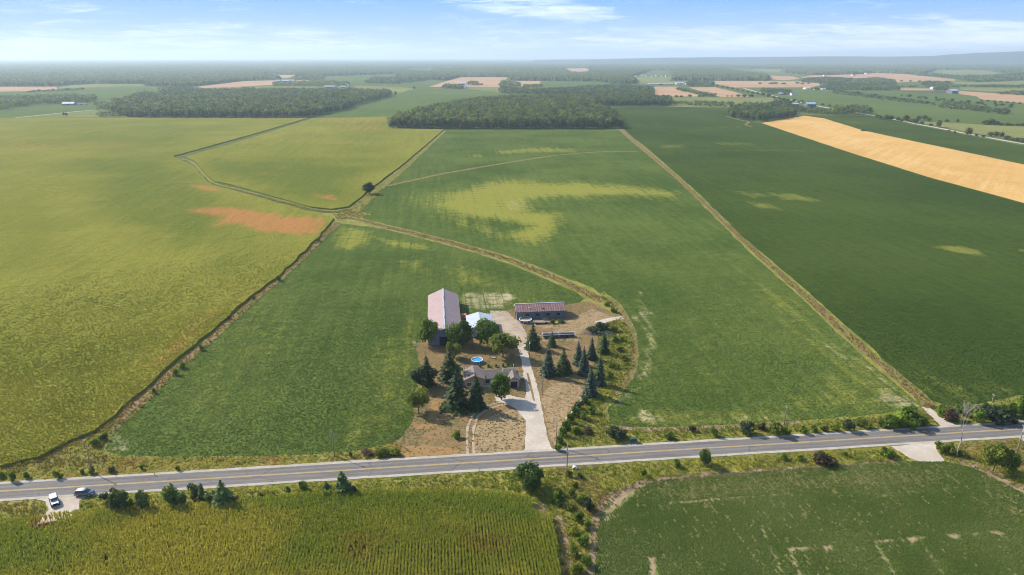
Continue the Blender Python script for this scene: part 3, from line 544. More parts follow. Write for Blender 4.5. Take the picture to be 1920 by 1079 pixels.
P_ = {}                                    # prototypes: kind -> list of variants {parts, w, h}
def proto_broadleaf(kind, cols, var=3, h=9.0, w=8.0, n=2600, leaf=0.5, clear=0.22, multi=1):
    P_[kind] = []
    for i in range(var):
        zc = h*(clear+1)/2; rz = h*(1-clear)/2*.95
        P_[kind].append(dict(w=w, h=h, parts=[('crown', crown_mesh(kind+'_crown', w/2, rz, zc, 15, n, leaf, cols, M['leaf'], low=-.75)), ('trunk', trunk_mesh(kind+'_trunk', h, zc, w/2, h*.022, 6, M['bark'], multi))]))
def proto_spruce(kind, cols, var=3, h=10.0, w=5.0, whorls=24, sprays=6, taper=0.85, clear=0.03, ragged=.18):
    P_[kind] = []
    for i in range(var):
        V = []; C = []
        for k in range(whorls):
            q = k/(whorls-1); z = h*(clear+(0.985-clear)*q); Rr = w/2*((1-q)**taper)*(1+ragged*(random.random()*2-1))+.10
            nb = max(5, int(13*(1-q)+5)); ph = random.random()*6.28
            for b in range(nb):
                a = ph+2*math.pi*(b+.5*random.random())/nb; L = Rr*(1+ragged*1.2*(random.random()*2-1)); m = max(2, int(sprays*L/(w/2)+1.5))
                t = (np.arange(m)+.4+.4*rng.random(m))/m; dirv = np.array((math.cos(a), math.sin(a), 0)); side = np.array((-math.sin(a), math.cos(a), 0))
                P = t[:, None]*L*dirv+side*((rng.random(m)-.5)*.35*L*t)[:, None]; P[:, 2] = z-(.30*t**1.3)*L+.12*L*np.maximum(t-.75, 0)*4*.35+.12*(rng.random(m)-.5)
                P[:, 2] = np.maximum(P[:, 2], .08)
                N = np.array((0, 0, 1.0))+dirv*.55+.45*unit(m); N /= np.linalg.norm(N, axis=1)[:, None]
                v, f = quads(P, N, (0.26+.16*L)*(0.8+.5*rng.random(m))*1.45, .75); V.append(v)
                C.append(np.repeat(shade(np.asarray(cols[(k+b) % len(cols)])*(.8+.4*random.random()), m, .25, .1), 4, 0))
        # upright leader
        P = np.stack([np.zeros(6), np.zeros(6), h*(.95+.05*np.linspace(0, 1, 6))], 1); v, f = quads(P, unit(6), .28); V.append(v); C.append(np.repeat(shade(cols[0], 6), 4, 0))
        V = np.concatenate(V); cm = np_mesh(kind+'_crown', V, np.arange(len(V)).reshape(-1, 4), M['needle'], np.concatenate(C))
        tm = MB().tube([(0, 0, -.1), (0, 0, h*.5), (0, 0, h*.96)], [h*.02, h*.013, .03], 8).mesh(kind+'_trunk', M['bark'], smooth=True)
        P_[kind].append(dict(w=w, h=h, parts=[('crown', cm), ('trunk', tm)]))
def proto_shrub(kind, cols, var=3, h=2.2, w=3.0, n=700, leaf=.32, lobes=9, low=-.7):
    P_[kind] = []
    for i in range(var):
        cm = crown_mesh(kind+'_foliage', w/2, h*.48, h*.48, lobes, n, leaf, cols, M['leaf'], low=low, spread=.75); mb = MB()
        for s in range(5):
            a = random.random()*6.28; mb.tube([(.08*math.cos(a), .08*math.sin(a), -.05), (.35*w*math.cos(a)*.5, .35*w*math.sin(a)*.5, h*.65)], [.04, .015], 5)
        P_[kind].append(dict(w=w, h=h, parts=[('foliage', cm), ('stems', mb.mesh(kind+'_stems', M['bark']))]))
DG = [(0.11, 0.18, 0.020), (0.08, 0.14, 0.018), (0.17, 0.235, 0.026)]
LG = [(0.18, 0.215, 0.030), (0.15, 0.19, 0.026), (0.23, 0.245, 0.035)]
proto_broadleaf('broadleaf', DG, 3, h=9.0, w=9.6, n=4200, leaf=.55, clear=.13)
proto_broadleaf('pale_broadleaf', LG, 2, h=8, w=7.5, n=2600, leaf=.5, clear=.15)
proto_broadleaf('dark_broadleaf', [(0.024, 0.045, 0.015), (0.032, 0.055, 0.018)], 2, h=9, w=7.5, n=3000, leaf=.5, clear=.1)
proto_spruce('spruce', [(0.040, 0.068, 0.020), (0.054, 0.086, 0.024), (0.032, 0.055, 0.018)], 3, h=11, w=5.6, taper=.64, ragged=.26)
proto_spruce('blue_spruce', [(0.052, 0.084, 0.052), (0.068, 0.102, 0.066), (0.04, 0.068, 0.04)], 3, h=9.5, w=4.6, taper=.68, ragged=.16)
proto_spruce('green_spruce', [(0.055, 0.080, 0.024), (0.042, 0.066, 0.02)], 2, h=9, w=5.6, taper=.75, ragged=.2)
proto_spruce('cedar', [(0.095, 0.14, 0.04), (0.075, 0.115, 0.034), (0.125, 0.17, 0.046)], 3, h=4.5, w=2.6, whorls=16, sprays=5, taper=.6, ragged=.3)
proto_shrub('shrub', DG, 3); proto_shrub('pale_shrub', LG, 3); proto_shrub('grey_shrub', [(0.075, 0.105, 0.055), (0.06, 0.09, 0.045)], 2)
proto_shrub('brown_shrub', [(0.13, 0.085, 0.05), (0.10, 0.07, 0.04), (0.085, 0.08, 0.035)], 2)
proto_shrub('sapling', [(0.115, 0.17, 0.045), (0.09, 0.14, 0.04), (0.15, 0.195, 0.058)], 4, h=4.6, w=3.0, n=1100, leaf=.34, lobes=15, low=-.9)
proto_shrub('willow', [(0.10, 0.155, 0.035), (0.08, 0.13, 0.03), (0.13, 0.18, 0.04)], 1, h=6.5, w=7.0, n=4200, leaf=.42, lobes=24, low=-.85)
def plant(kind, name, x, yb, yt, w, label, cat='tree', group=None, var=None, rz=None, parts=True):
    pr = P_[kind][random.randrange(len(P_[kind])) if var is None else var % len(P_[kind])]
    X, Y = at(x, yb); h = max(.6, tall(yb, yt)); ww = max(.5, w*mpp(yb))*(1.0 if 'shrub' in name else 1.04 if 'spruce' in name else 1.2)
    o = empty(name, float(X), float(Y), 0.05, random.random()*6.28 if rz is None else rz, label, cat, group); sc = (ww/pr['w'], ww/pr['w'], h/pr['h'])
    for nm, me in pr['parts']: link(nm, me, o, sc=sc)
    return o
YD = 'farmyard trees'
for a in [
    ('broadleaf', 'deciduous_tree', 804, 648, 599, 35, 'round green tree at the left front corner of the long barn', YD, 0),
    ('broadleaf', 'deciduous_tree', 866, 649, 600, 48, 'broad green tree between the long barn and the white shed', YD, 1),
    ('broadleaf', 'deciduous_tree', 913, 646, 599, 49, 'broad green tree in front of the white shed beside the drive', YD, 2),
    ('pale_broadleaf', 'deciduous_tree', 943, 671, 624, 49, 'lighter green spreading tree beside the drive above the pool', YD, 0),
    ('spruce', 'spruce_tree', 844, 713, 652, 39, 'tall dark spruce left of the round pool', YD, 0),
    ('pale_broadleaf', 'deciduous_tree', 850, 672, 640, 25, 'slim pale tree half hidden behind the tall spruce left of the pool', YD, 1),
    ('dark_broadleaf', 'deciduous_tree', 796, 730, 686, 46, 'very dark bushy tree on the left edge of the lawn', YD, 0),
    ('spruce', 'spruce_tree', 801, 722, 667, 26, 'dark spire of a spruce rising out of the dark bushy tree at left', YD, 1),
    ('spruce', 'spruce_tree', 857, 765, 696, 44, 'biggest nearly black spruce in front of the left house gable', YD, 2),
    ('spruce', 'spruce_tree', 893, 766, 704, 33, 'narrow spruce standing against the house front', YD, 1),
    ('broadleaf', 'deciduous_tree', 940, 750, 701, 39, 'round green tree in front of the garage with its shade on the gravel', YD, 0),
    ('pale_broadleaf', 'deciduous_tree', 785, 774, 727, 37, 'pale yellow green tree at the lower left of the lawn', YD, 1),
    ('spruce', 'spruce_tree', 999, 654, 607, 28, 'dark spruce beside the drive by the lamp pole', YD, 0),
    ('green_spruce', 'spruce_tree', 1035, 650, 622, 17, 'small thin green conifer in front of the long trailer', YD, 0),
    ('blue_spruce', 'spruce_tree', 1028, 705, 652, 26, 'blue spruce nearest the drive, standing alone', YD, 0),
    ('green_spruce', 'spruce_tree', 1056, 700, 655, 31, 'squat yellow green spruce right of the lone blue one', YD, 1),
    ('blue_spruce', 'spruce_tree', 1084, 684, 640, 18, 'rearmost slender spruce at the left of the tight group', YD, 1),
    ('blue_spruce', 'spruce_tree', 1094, 702, 651, 21, 'middle blue spruce of the tight group', YD, 2),
    ('blue_spruce', 'spruce_tree', 1109, 674, 634, 18, 'narrow spruce behind the tight group, towards the scrap pile', YD, 0),
    ('spruce', 'spruce_tree', 1132, 663, 624, 20, 'lone dark spruce next to the ditch and scrap pile', YD, 1),
    ('blue_spruce', 'spruce_tree', 1124, 722, 667, 21, 'spruce at the ditch edge right behind the nearest of the group', YD, 1),
    ('blue_spruce', 'spruce_tree', 1107, 742, 690, 27, 'nearest large blue spruce above the rocky ditch bank', YD, 2),
    ('dark_broadleaf', 'deciduous_tree', 693, 364, 342, 23, 'lone dark round tree on the ditch between the fields', None, 0),
    ('willow', 'large_shrub', 992, 919, 873, 56, 'big round willow shrub beside the road opposite the drive', None, 0),
    ('pale_broadleaf', 'large_shrub', 1862, 884, 832, 52, 'big pale green bush by the leaning pole at the right edge', None, 0),
    ('broadleaf', 'large_shrub', 1891, 888, 846, 30, 'darker right half of the big bush beside the leaning pole', None, 1),
]:
    plant(a[0], a[1], *a[2:6], a[6], 'shrub' if 'shrub' in a[1] else 'tree', a[7], a[8])
ORD = ['first', 'second', 'third', 'fourth', 'fifth', 'sixth', 'seventh', 'eighth', 'ninth', 'tenth', 'eleventh', 'twelfth', 'thirteenth', 'fourteenth', 'fifteenth', 'sixteenth', 'seventeenth', 'eighteenth', 'nineteenth', 'twentieth', 'twenty first', 'twenty second', 'twenty third', 'twenty fourth', 'twenty fifth', 'twenty sixth', 'twenty seventh', 'twenty eighth', 'twenty ninth', 'thirtieth']
SIZE = lambda h: 'tall' if h > 3.2 else 'knee high' if h < 1.0 else 'low' if h < 1.8 else 'medium'
HUE = {'cedar': 'conical dark green', 'shrub': 'dark green', 'pale_shrub': 'yellow green', 'grey_shrub': 'grey green', 'brown_shrub': 'dry brown', 'broadleaf': 'deep green', 'pale_broadleaf': 'light green', 'dark_broadleaf': 'dark', 'spruce': 'dark', 'willow': 'green', 'sapling': 'leafy green'}
def row(items, where, group, noun='shrub', name='shrub'):
    """plants along one line, told apart by look and by their count from the left"""
    items = sorted(items, key=lambda t: t[1])
    for i, (kind, x, yb, yt, w) in enumerate(items):
        nn = 'sapling' if kind == 'sapling' else noun
        plant(kind, {'cedar': 'cedar_tree', 'sapling': 'sapling'}.get(kind, name), x, yb, yt, w, f'{SIZE(tall(yb, yt))} {HUE[kind]} {nn}, {ORD[i]} from the left {where}', 'tree' if kind in ('cedar', 'sapling') else noun, group)
row([('sapling', 196, 941, 921, 15), ('sapling', 216, 936, 915, 15), ('sapling', 220, 964, 925, 19), ('sapling', 237, 961, 920, 22), ('shrub', 246, 956, 938, 16), ('sapling', 269, 960, 923, 26), ('sapling', 324, 952, 907, 24), ('sapling', 343, 951, 923, 18), ('sapling', 366, 936, 905, 19), ('cedar', 381, 941, 908, 13), ('sapling', 399, 946, 920, 22),
     ('cedar', 420, 950, 905, 27), ('brown_shrub', 440, 948, 932, 24), ('shrub', 330, 955, 942, 24), ('brown_shrub', 376, 946, 934, 18)], 'by the pull-off', 'cedars and shrubs beside the pull-off')
row([('brown_shrub', 491, 937, 925, 10), ('pale_shrub', 511, 935, 922, 13), ('shrub', 541, 926, 914, 10), ('shrub', 569, 920, 903, 19), ('cedar', 612, 920, 904, 12), ('shrub', 614, 939, 922, 14), ('cedar', 643, 927, 887, 25), ('grey_shrub', 662, 931, 914, 19), ('shrub', 635, 928, 912, 12)], 'on the near bank, mid picture', 'bushes on the near bank')
row([('shrub', 1047, 946, 920, 25), ('grey_shrub', 1104, 957, 936, 23), ('shrub', 1068, 895, 884, 12), ('shrub', 1207, 895, 881, 11), ('shrub', 1269, 877, 862, 15), ('grey_shrub', 1088, 897, 888, 12), ('pale_shrub', 1078, 915, 905, 14), ('willow', 1321, 873, 844, 24), ('shrub', 1470, 862, 853, 15), ('shrub', 1500, 864, 854, 14), ('brown_shrub', 1538, 868, 850, 50), ('shrub', 1584, 856, 848, 12), ('shrub', 1659, 856, 842, 24), ('pale_shrub', 1674, 856, 846, 18)], 'right of the big willow shrub', 'bushes on the near bank right of the culvert')
row([('pale_shrub', 1763, 848, 830, 24), ('pale_shrub', 1782, 852, 834, 26), ('pale_shrub', 1803, 856, 845, 18)], 'round the foot of the dead tree', 'pale bushes at the dead tree')
row([('grey_shrub', 1150, 823, 800, 30), ('brown_shrub', 1166, 821, 805, 22), ('shrub', 1254, 823, 812, 20), ('brown_shrub', 1298, 810, 797, 14), ('shrub', 1338, 818, 803, 15), ('grey_shrub', 1401, 815, 793, 30), ('brown_shrub', 1428, 806, 794, 20), ('pale_shrub', 1457, 816, 790, 36), ('pale_shrub', 1474, 815, 802, 18), ('shrub', 1506, 813, 801, 17), ('shrub', 1526, 811, 799, 14), ('pale_shrub', 1545, 809, 799, 18), ('pale_shrub', 1563, 808, 796, 20), ('grey_shrub', 1588, 808, 787, 23), ('pale_shrub', 1618, 800, 786, 30)], 'on the far verge', 'bushes on the far verge')
row([('shrub', 1669, 801, 779, 36), ('shrub', 1705, 797, 769, 52), ('pale_shrub', 1652, 800, 786, 24), ('shrub', 1688, 801, 788, 22), ('pale_shrub', 1735, 799, 787, 18)], 'left of the earth lane', 'clump left of the earth lane')
row([('shrub', 1768, 780, 762, 28), ('brown_shrub', 1783, 788, 766, 32), ('shrub', 1805, 778, 760, 30), ('shrub', 1829, 791, 763, 32), ('grey_shrub', 1850, 786, 758, 40), ('grey_shrub', 1874, 792, 768, 46), ('shrub', 1893, 778, 757, 34), ('shrub', 1918, 776, 747, 32), ('pale_shrub', 1908, 784, 772, 26), ('grey_shrub', 1896, 792, 776, 24)], 'in the right edge thicket', 'thicket at the right edge')
row([('shrub', 3, 896, 886, 12), ('shrub', 25, 903, 884, 13), ('shrub', 51, 897, 886, 14), ('shrub', 107, 897, 883, 11), ('shrub', 116, 898, 890, 9), ('shrub', 155, 889, 880, 9), ('shrub', 172, 888, 878, 16), ('grey_shrub', 210, 886, 876, 14), ('shrub', 266, 881, 873, 8), ('shrub', 334, 883, 874, 9), ('shrub', 658, 857, 848, 8), ('pale_shrub', 715, 851, 838, 44), ('pale_shrub', 738, 853, 842, 28), ('brown_shrub', 690, 851, 843, 30)], 'on the verge left of the lawn', 'bushes on the far verge left of the lawn')
row([('shrub', 195, 825, 814, 20), ('shrub', 178, 836, 824, 18), ('shrub', 343, 691, 680, 13), ('shrub', 330, 704, 692, 10), ('shrub', 378, 657, 646, 10), ('shrub', 523, 527, 516, 10), ('shrub', 430, 599, 591, 8), ('shrub', 476, 562, 556, 7), ('shrub', 290, 738, 728, 9), ('shrub', 597, 454, 447, 7)], 'along the corn field ditch', 'shrubs along the corn field ditch')
row([('shrub', 900, 690, 684, 6), ('shrub', 916, 689, 683, 7), ('shrub', 930, 689, 683, 6), ('shrub', 943, 688, 682, 8), ('shrub', 952, 687, 683, 7), ('shrub', 960, 687, 682, 8)], 'behind the house', 'small bushes behind the house')
row([('grey_shrub', 1096, 757, 742, 15), ('grey_shrub', 1086, 770, 752, 18), ('shrub', 1078, 781, 764, 18), ('shrub', 1070, 794, 775, 16), ('shrub', 1062, 806, 788, 18), ('shrub', 1056, 818, 802, 17), ('shrub', 1050, 832, 818, 15), ('pale_shrub', 1092, 786, 772, 20), ('shrub', 1108, 776, 762, 18), ('pale_shrub', 1078, 812, 800, 22), ('brown_shrub', 1104, 812, 803, 26), ('shrub', 1046, 846, 834, 14)], 'down the rocky bank', 'shrubs on the rocky ditch bank')
row([('grey_shrub', 1126, 622, 604, 24), ('shrub', 1136, 618, 607, 18), ('grey_shrub', 1110, 625, 612, 22), ('pale_shrub', 1150, 622, 611, 18), ('shrub', 1154, 642, 632, 14), ('pale_shrub', 1162, 660, 650, 16), ('shrub', 1166, 640, 632, 12), ('pale_shrub', 1150, 690, 680, 22), ('shrub', 1143, 708, 698, 16), ('pale_shrub', 1168, 676, 666, 18), ('pale_shrub', 1150, 586, 575, 16), ('shrub', 1138, 574, 566, 12)], 'round the scrap pile', 'ditch bushes round the scrap pile')
row([('pale_shrub', 1072, 932, 918, 22), ('shrub', 1090, 944, 930, 20), ('pale_shrub', 1070, 958, 944, 22), ('shrub', 1086, 978, 962, 20), ('pale_shrub', 1100, 992, 978, 20), ('pale_shrub', 1076, 1004, 988, 24), ('shrub', 1094, 1024, 1006, 22), ('pale_shrub', 1078, 1042, 1024, 22), ('shrub', 1098, 1062, 1044, 22), ('pale_shrub', 1080, 1074, 1058, 24)], 'filling the near ditch', 'shrubs filling the near ditch')
plant('shrub', 'shrub', 857, 822, 810, 17, 'single small dark bush on the front lawn', 'shrub')
plant('pale_shrub', 'shrub', 1036, 607, 599, 16, 'yellow green weeds clump against the machine shed', 'shrub')
plant('shrub', 'shrub', 1050, 606, 600, 12, 'dark weeds clump beside the machine shed wall', 'shrub')
# leafless tree on the near bank
def dead_tree(x, yb, yt, label):
    X, Y = at(x, yb); h = tall(yb, yt); o = empty('dead_tree', float(X), float(Y), 0.03, 0, label, 'tree'); tk = MB(); tw = MB(); r0 = random.Random(3)
    def grow(p, d, L, r, dep, mb):
        q = p+d*L; mid = p.lerp(q, .5)+Vector((r0.uniform(-1, 1), r0.uniform(-1, 1), 0))*L*.05; mb.tube([p, mid, q], [r, r*.85, r*.68], 6 if dep < 2 else 4)
        if dep == 5: return
        for i in range(2 if dep < 1 else 3):
            nd = (d+Vector((r0.uniform(-1, 1), r0.uniform(-1, 1), r0.uniform(-.1, .5)))*(.3 if dep < 2 else .75)).normalized(); grow(q, nd, L*(.80 if dep < 2 else .62), r*.62, dep+1, tk if dep < 1 else tw)
    grow(Vector((0, 0, -.1)), Vector((.05, 0, 1)), h*.34, .20, 0, tk)
    tk.part('trunk', M['dead_bark'], o, smooth=True); tw.part('branches', M['dead_bark'], o)
dead_tree(1793, 858, 770, 'tall bleached leafless tree by the gravel field entrance')
# ------------------------------------------------------------ crops and grass close to the camera
def blades(P, z0, h, spread, width, n, col, var=.3, bend=.5, tip=(.75, .3)):
    """n bent blades (two faces each) leaving every point"""
    N = len(P); a = rng.random((N, n))*2*math.pi; hh = (h*(.7+.5*rng.random((N, n)))); s = spread*(.6+.8*rng.random((N, n))); w = np.broadcast_to(width, (N, n))*.5
    d = np.stack([np.cos(a), np.sin(a)], -1); p = np.stack([-np.sin(a), np.cos(a)], -1)
    b = P[:, None, :]+d*s[..., None]*.05; m = P[:, None, :]+d*s[..., None]*bend; t = P[:, None, :]+d*s[..., None]
    Z = np.broadcast_to(np.asarray(z0, float).reshape(-1, 1), (N, n)); mk = lambda q, z: np.concatenate([q, z[..., None]], -1)
    V = np.stack([mk(b-p*w[..., None]*.6, Z), mk(b+p*w[..., None]*.6, Z), mk(m+p*w[..., None], Z+hh*.8), mk(m-p*w[..., None], Z+hh*.8), mk(t, Z+hh*(tip[0]+tip[1]*rng.random((N, n))))], 2).reshape(-1, 3)
    k = np.arange(N*n)*5; F = np.concatenate([np.stack([k, k+1, k+2], 1), np.stack([k, k+2, k+3], 1), np.stack([k+3, k+2, k+4], 1)])
    C = np.repeat(np.repeat(np.asarray(col).reshape(-1, 1, 3), n, 1).reshape(-1, 3)*(1+var*(rng.random((N*n, 1))*2-1)), 5, 0); return V, F, C
def merge(parts):
    o = 0; Vs, Fs, Cs = [], [], []
    for V, F, C in parts: Vs.append(V); Fs.append(F+o); Cs.append(C); o += len(V)
    return np.concatenate(Vs), np.concatenate(Fs), np.concatenate(Cs)
def rows_in(poly, d_row, d_plant, ang, jitter=.12):
    c, s = math.cos(ang), math.sin(ang); Q = poly@np.array([[c, -s], [s, c]]); x0, y0 = Q.min(0); x1, y1 = Q.max(0)
    gx, gy = np.meshgrid(np.arange(x0, x1, d_plant), np.arange(y0, y1, d_row)); gx = gx+d_plant*(rng.random(gx.shape)-.5); gy = gy+jitter*d_row*(rng.random(gx.shape)-.5)*2
    P = np.stack([gx.ravel(), gy.ravel()], 1)@np.array([[c, s], [-s, c]]); k = inside(P[:, 0], P[:, 1], poly); return P[k]
def seen(P, margin=40):
    x, y = px_of(P[:, 0], P[:, 1]); return P[(x > -margin) & (x < 1920+margin) & (y < 1079+margin)]
def corn(P, label):
    f = fbm(P[:, 0]*.045, P[:, 1]*.045); g = fbm(P[:, 0]*.3+40, P[:, 1]*.3); bare = blob_mask(P[:, 0], P[:, 1], [([(195, 1054), (204, 1052), (208, 1062), (200, 1066)], -3, 1), ([(655, 1020), (690, 1016), (700, 1050), (660, 1060)], 6, .35), ([(880, 1018), (930, 1020), (945, 1045), (890, 1040)], 5, .35), ([(60, 985), (110, 978), (100, 995), (60, 1000)], 5, .9), ([(470, 1030), (490, 1040), (480, 1060)], 4, .5)])
    orange = blob_mask(P[:, 0], P[:, 1], [([(60, 985), (110, 976), (100, 996), (60, 1002)], 5, 1), ([(240, 965), (290, 960), (280, 970)], 4, .6), ([(860, 1010), (960, 1015), (950, 1050), (880, 1050)], 8, .35), ([(640, 1010), (720, 1005), (700, 1060), (640, 1070)], 14, .35)])
    gr = blob_mask(P[:, 0], P[:, 1], [([(-50, 980), (130, 985), (180, 1060), (-50, 1100)], 30, .7), ([(450, 945), (600, 935), (930, 930), (1000, 940), (1030, 980), (980, 985), (820, 960), (560, 965)], 12, .7), ([(840, 960), (900, 962), (880, 985), (830, 980)], 10, .6), ([(560, 985), (700, 995), (640, 1008)], 10, .4), ([(560, 1000), (700, 1075), (500, 1079)], 14, .4)])
    k = rng.random(len(P)) > bare*.95; P, f, g, orange, gr = P[k], f[k], g[k], orange[k], gr[k]; t = np.clip((f-.35)*2.6+(g-.5)*1.2, 0, 1)[:, None]
    c = np.array((0.29, 0.32, 0.05))*(1-t)+np.array((0.44, 0.405, 0.078))*t; c = c*(1-gr[:, None])+np.array((0.215, 0.30, 0.045))*gr[:, None]; c = c*(1-orange[:, None])+np.array((0.38, 0.21, 0.07))*orange[:, None]
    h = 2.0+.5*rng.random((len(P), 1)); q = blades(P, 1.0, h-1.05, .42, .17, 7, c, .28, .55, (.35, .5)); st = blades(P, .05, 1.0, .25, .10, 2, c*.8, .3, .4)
    ts = blades(P[::2], 1.9, .5, .22, .09, 1, np.broadcast_to((0.36, 0.31, 0.09), c[::2].shape), .3)
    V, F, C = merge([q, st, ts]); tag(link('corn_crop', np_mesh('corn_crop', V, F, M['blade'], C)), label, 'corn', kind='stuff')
C2W = W(C2)
PR = seen(rows_in(C2W, .76, .36, ROAD_A+math.pi/2)); hx, hy = px_of(PR[:, 0], PR[:, 1])
HEAD = [(-400, 1000), (0, 975), (150, 960), (600, 920), (940, 925), (1000, 935), (1006, 962), (1020, 990), (1000, 990), (960, 968), (880, 975), (890, 1010), (860, 1020), (660, 1035), (480, 1046), (330, 1060), (100, 1085), (-400, 1090)]
PH = seen(rows_in(C2W, .76, .36, ROAD_A, .45)); h2x, h2y = px_of(PH[:, 0], PH[:, 1])
corn(np.concatenate([PR[~inside(hx, hy, HEAD)], PH[inside(h2x, h2y, HEAD)]]), 'yellow green corn standing in rows at the lower left')
# loose leaves over the near part of the big corn field, thinning out with distance
AW = W(A_POLY, 1.1); PA = seen(rows_in(AW, .9, .62, ROAD_A+math.pi/2-.05, .25), 10); dA = np.hypot(PA[:, 0], PA[:, 1]); PA = PA[rng.random(len(PA)) < np.clip((420-dA)/220, 0, 1)*.95]
def corn_tops(P):
    x, y = px_of(P[:, 0], P[:, 1]); f = fbm(P[:, 0]*.03, P[:, 1]*.03); t = np.clip((f-.35)*2.2+rng.random(len(P))*.35, 0, 1)[:, None]; g = blob_mask(P[:, 0], P[:, 1], GREENISH)[:, None]*.8; o = (blob_mask(P[:, 0], P[:, 1], ORANGE)*rng.random(len(P)))[:, None]
    c = np.array((0.185, 0.197, 0.024))*(1-t)+np.array((0.305, 0.272, 0.042))*t; c = c*(1-g)+np.array((.11, .16, .016))*g; c = c*(1-o)+np.array((.36, .20, .06))*o
    V, F, C = blades(P, .95, .55, .55, .26, 4, c, .3, .55, (.35, .5)); tag(link('corn_crop', np_mesh('corn_crop', V, F, M['blade'], C)), 'leafy tops of the big corn field nearest the road', 'corn', kind='stuff')
corn_tops(PA)
S4W = W(S4); PS = seen(rows_in(S4W, .62, .42, ROAD_A+math.pi/2+R(4), .12), 20); b4 = blob_mask(PS[:, 0], PS[:, 1], S4B); thin = blob_mask(PS[:, 0], PS[:, 1], S4Y)
PS = PS[rng.random(len(PS)) > np.clip(b4*1.1+thin*.35*(fbm(PS[:, 0]*.5, PS[:, 1]*.5) > .48), 0, 1)]
def soy(P, name, label, c0, c1, pale):
    f = fbm(P[:, 0]*.06, P[:, 1]*.06); t = np.clip((f-.35)*3, 0, 1)[:, None]; c = np.asarray(c0)*(1-t)+np.asarray(c1)*t; ra, rb = P@RD, P@RN; st = fbm(ra*1.5, rb*.4, 3)+.22*pale+.16*rng.random(len(P)); y = np.maximum(pale*(rng.random(len(P)) > .6), (st > .85)*.8)[:, None]; c = c*(1-y)+np.array((.46, .40, .18))*y
    V, F, C = blades(P, .10, .38, .34, .26, 5, c, .3, .6, (.45, .5)); tag(link(name, np_mesh(name, V, F, M['blade'], C)), label, 'soybeans', kind='stuff')
soy(PS, 'soybean_crop', 'rows of dark green soybean plants at the lower right', (.135, .20, .038), (.21, .255, .07), blob_mask(PS[:, 0], PS[:, 1], S4Y))
def scatter(poly, dens, dmax=1e9):
    x0, y0 = poly.min(0); x1, y1 = poly.max(0); n = int((x1-x0)*(y1-y0)*dens); P = np.stack([rng.uniform(x0, x1, n), rng.uniform(y0, y1, n)], 1)
    P = P[inside(P[:, 0], P[:, 1], poly)]; return seen(P, 10)
def clear_of(P, polys, gap=.15):
    for q in polys: P = P[sdist(P[:, 0], P[:, 1], np.asarray(q)) < -gap]
    return P
ROADW = road_strip(SA, SB, -4.7, 4.7)[::20]; ROADW = np.array([rd(SA, -4.6), rd(SB, -4.6), rd(SB, 4.6), rd(SA, 4.6)])
BARE = [ROADW, W(DRIVE), W([(1672, 838), (1755, 830), (1757, 846), (1772, 866), (1730, 868), (1700, 858)]), W([(62, 933), (178, 926), (150, 940), (146, 972), (100, 978), (68, 985), (92, 958), (84, 942)]), W([(1728, 764), (1742, 765), (1792, 799), (1768, 803), (1744, 780)]), W(S1), W(S2), W(S3), C2W, S4W]
def grass(poly, dens, label, cols, h=.8):
    P = clear_of(scatter(poly, dens), BARE); n1 = fbm(P[:, 0]*.10, P[:, 1]*.10); n2 = fbm(P[:, 0]*.35+30, P[:, 1]*.35); C = np.array(cols); k = np.clip(((n1-.28)/.44+(n2-.5)*.7)*len(C), 0, len(C)-1).astype(int)
    s, n = (P-R0)@RD, np.abs((P-R0)@RN); hh = .75*h*(.35+1.1*n2)*np.clip((n-4.0)/5, .25, 1)
    V, F, Cc = blades(P, .05, hh[:, None], .5, .18, 4, C[k]*1.25, .3, .55, (.5, .5)); tag(link('tall_grass', np_mesh('tall_grass', V, F, M['blade'], Cc)), label, 'grass', kind='stuff')
GR = [(.20, .15, .05), (.19, .19, .04), (.15, .17, .028), (.24, .23, .04), (.17, .19, .026), (.29, .28, .035), (.13, .165, .024)]
grass(W(VERGE_S), 2.6, 'tall rough grass on the near bank of the road', GR)
grass(W(VERGE_N), 2.4, 'tall yellowing weeds on the far bank left of the lawn', [(.26, .15, .055), (.33, .22, .065), (.28, .24, .05), (.19, .19, .03), (.33, .29, .05), (.16, .13, .035)])
grass(W(VERGE_E), 2.4, 'tall weeds in the ditch beside the spruces and along the far bank', GR[1:])

STRIP_WHERE = ['ragged dry grass on the curving strip between the soybean fields', 'ragged dry grass on the long straight strip to the central wood', 'ragged grass on the faint strip below the central wood', 'ragged grass on the ditch up to the central wood', 'bright ragged grass at the ditch junction', 'ragged grass beside the big corn field', 'ragged grass between the two corn fields', 'worn grass on the driveway ridge', 'ragged grass on the crooked path']
for si_, (q, L) in enumerate(STRIPS):                          # ragged tufts along the field strips
    if np.hypot(*L.T).min() > 700: continue
    P = scatter(q, .9); d = np.hypot(P[:, 0], P[:, 1]); P = P[rng.random(len(P)) < np.clip(420/d, 0, 1)**2]; n1 = fbm(P[:, 0]*.12, P[:, 1]*.12); n2 = rng.random(len(P))
    C = np.array([(.30, .19, .08), (.36, .26, .11), (.19, .12, .06), (.26, .26, .05), (.20, .22, .04)])[np.clip(((n1-.3)/.4*.6+n2*.5)*5, 0, 4).astype(int)]
    V, F, Cc = blades(P, .08, .6, .5, .24, 4, C, .3, .55, (.5, .5)); tag(link('tall_grass', np_mesh('tall_grass', V, F, M['blade'], Cc)), f'{STRIP_WHERE[si_]}', 'grass', kind='stuff')
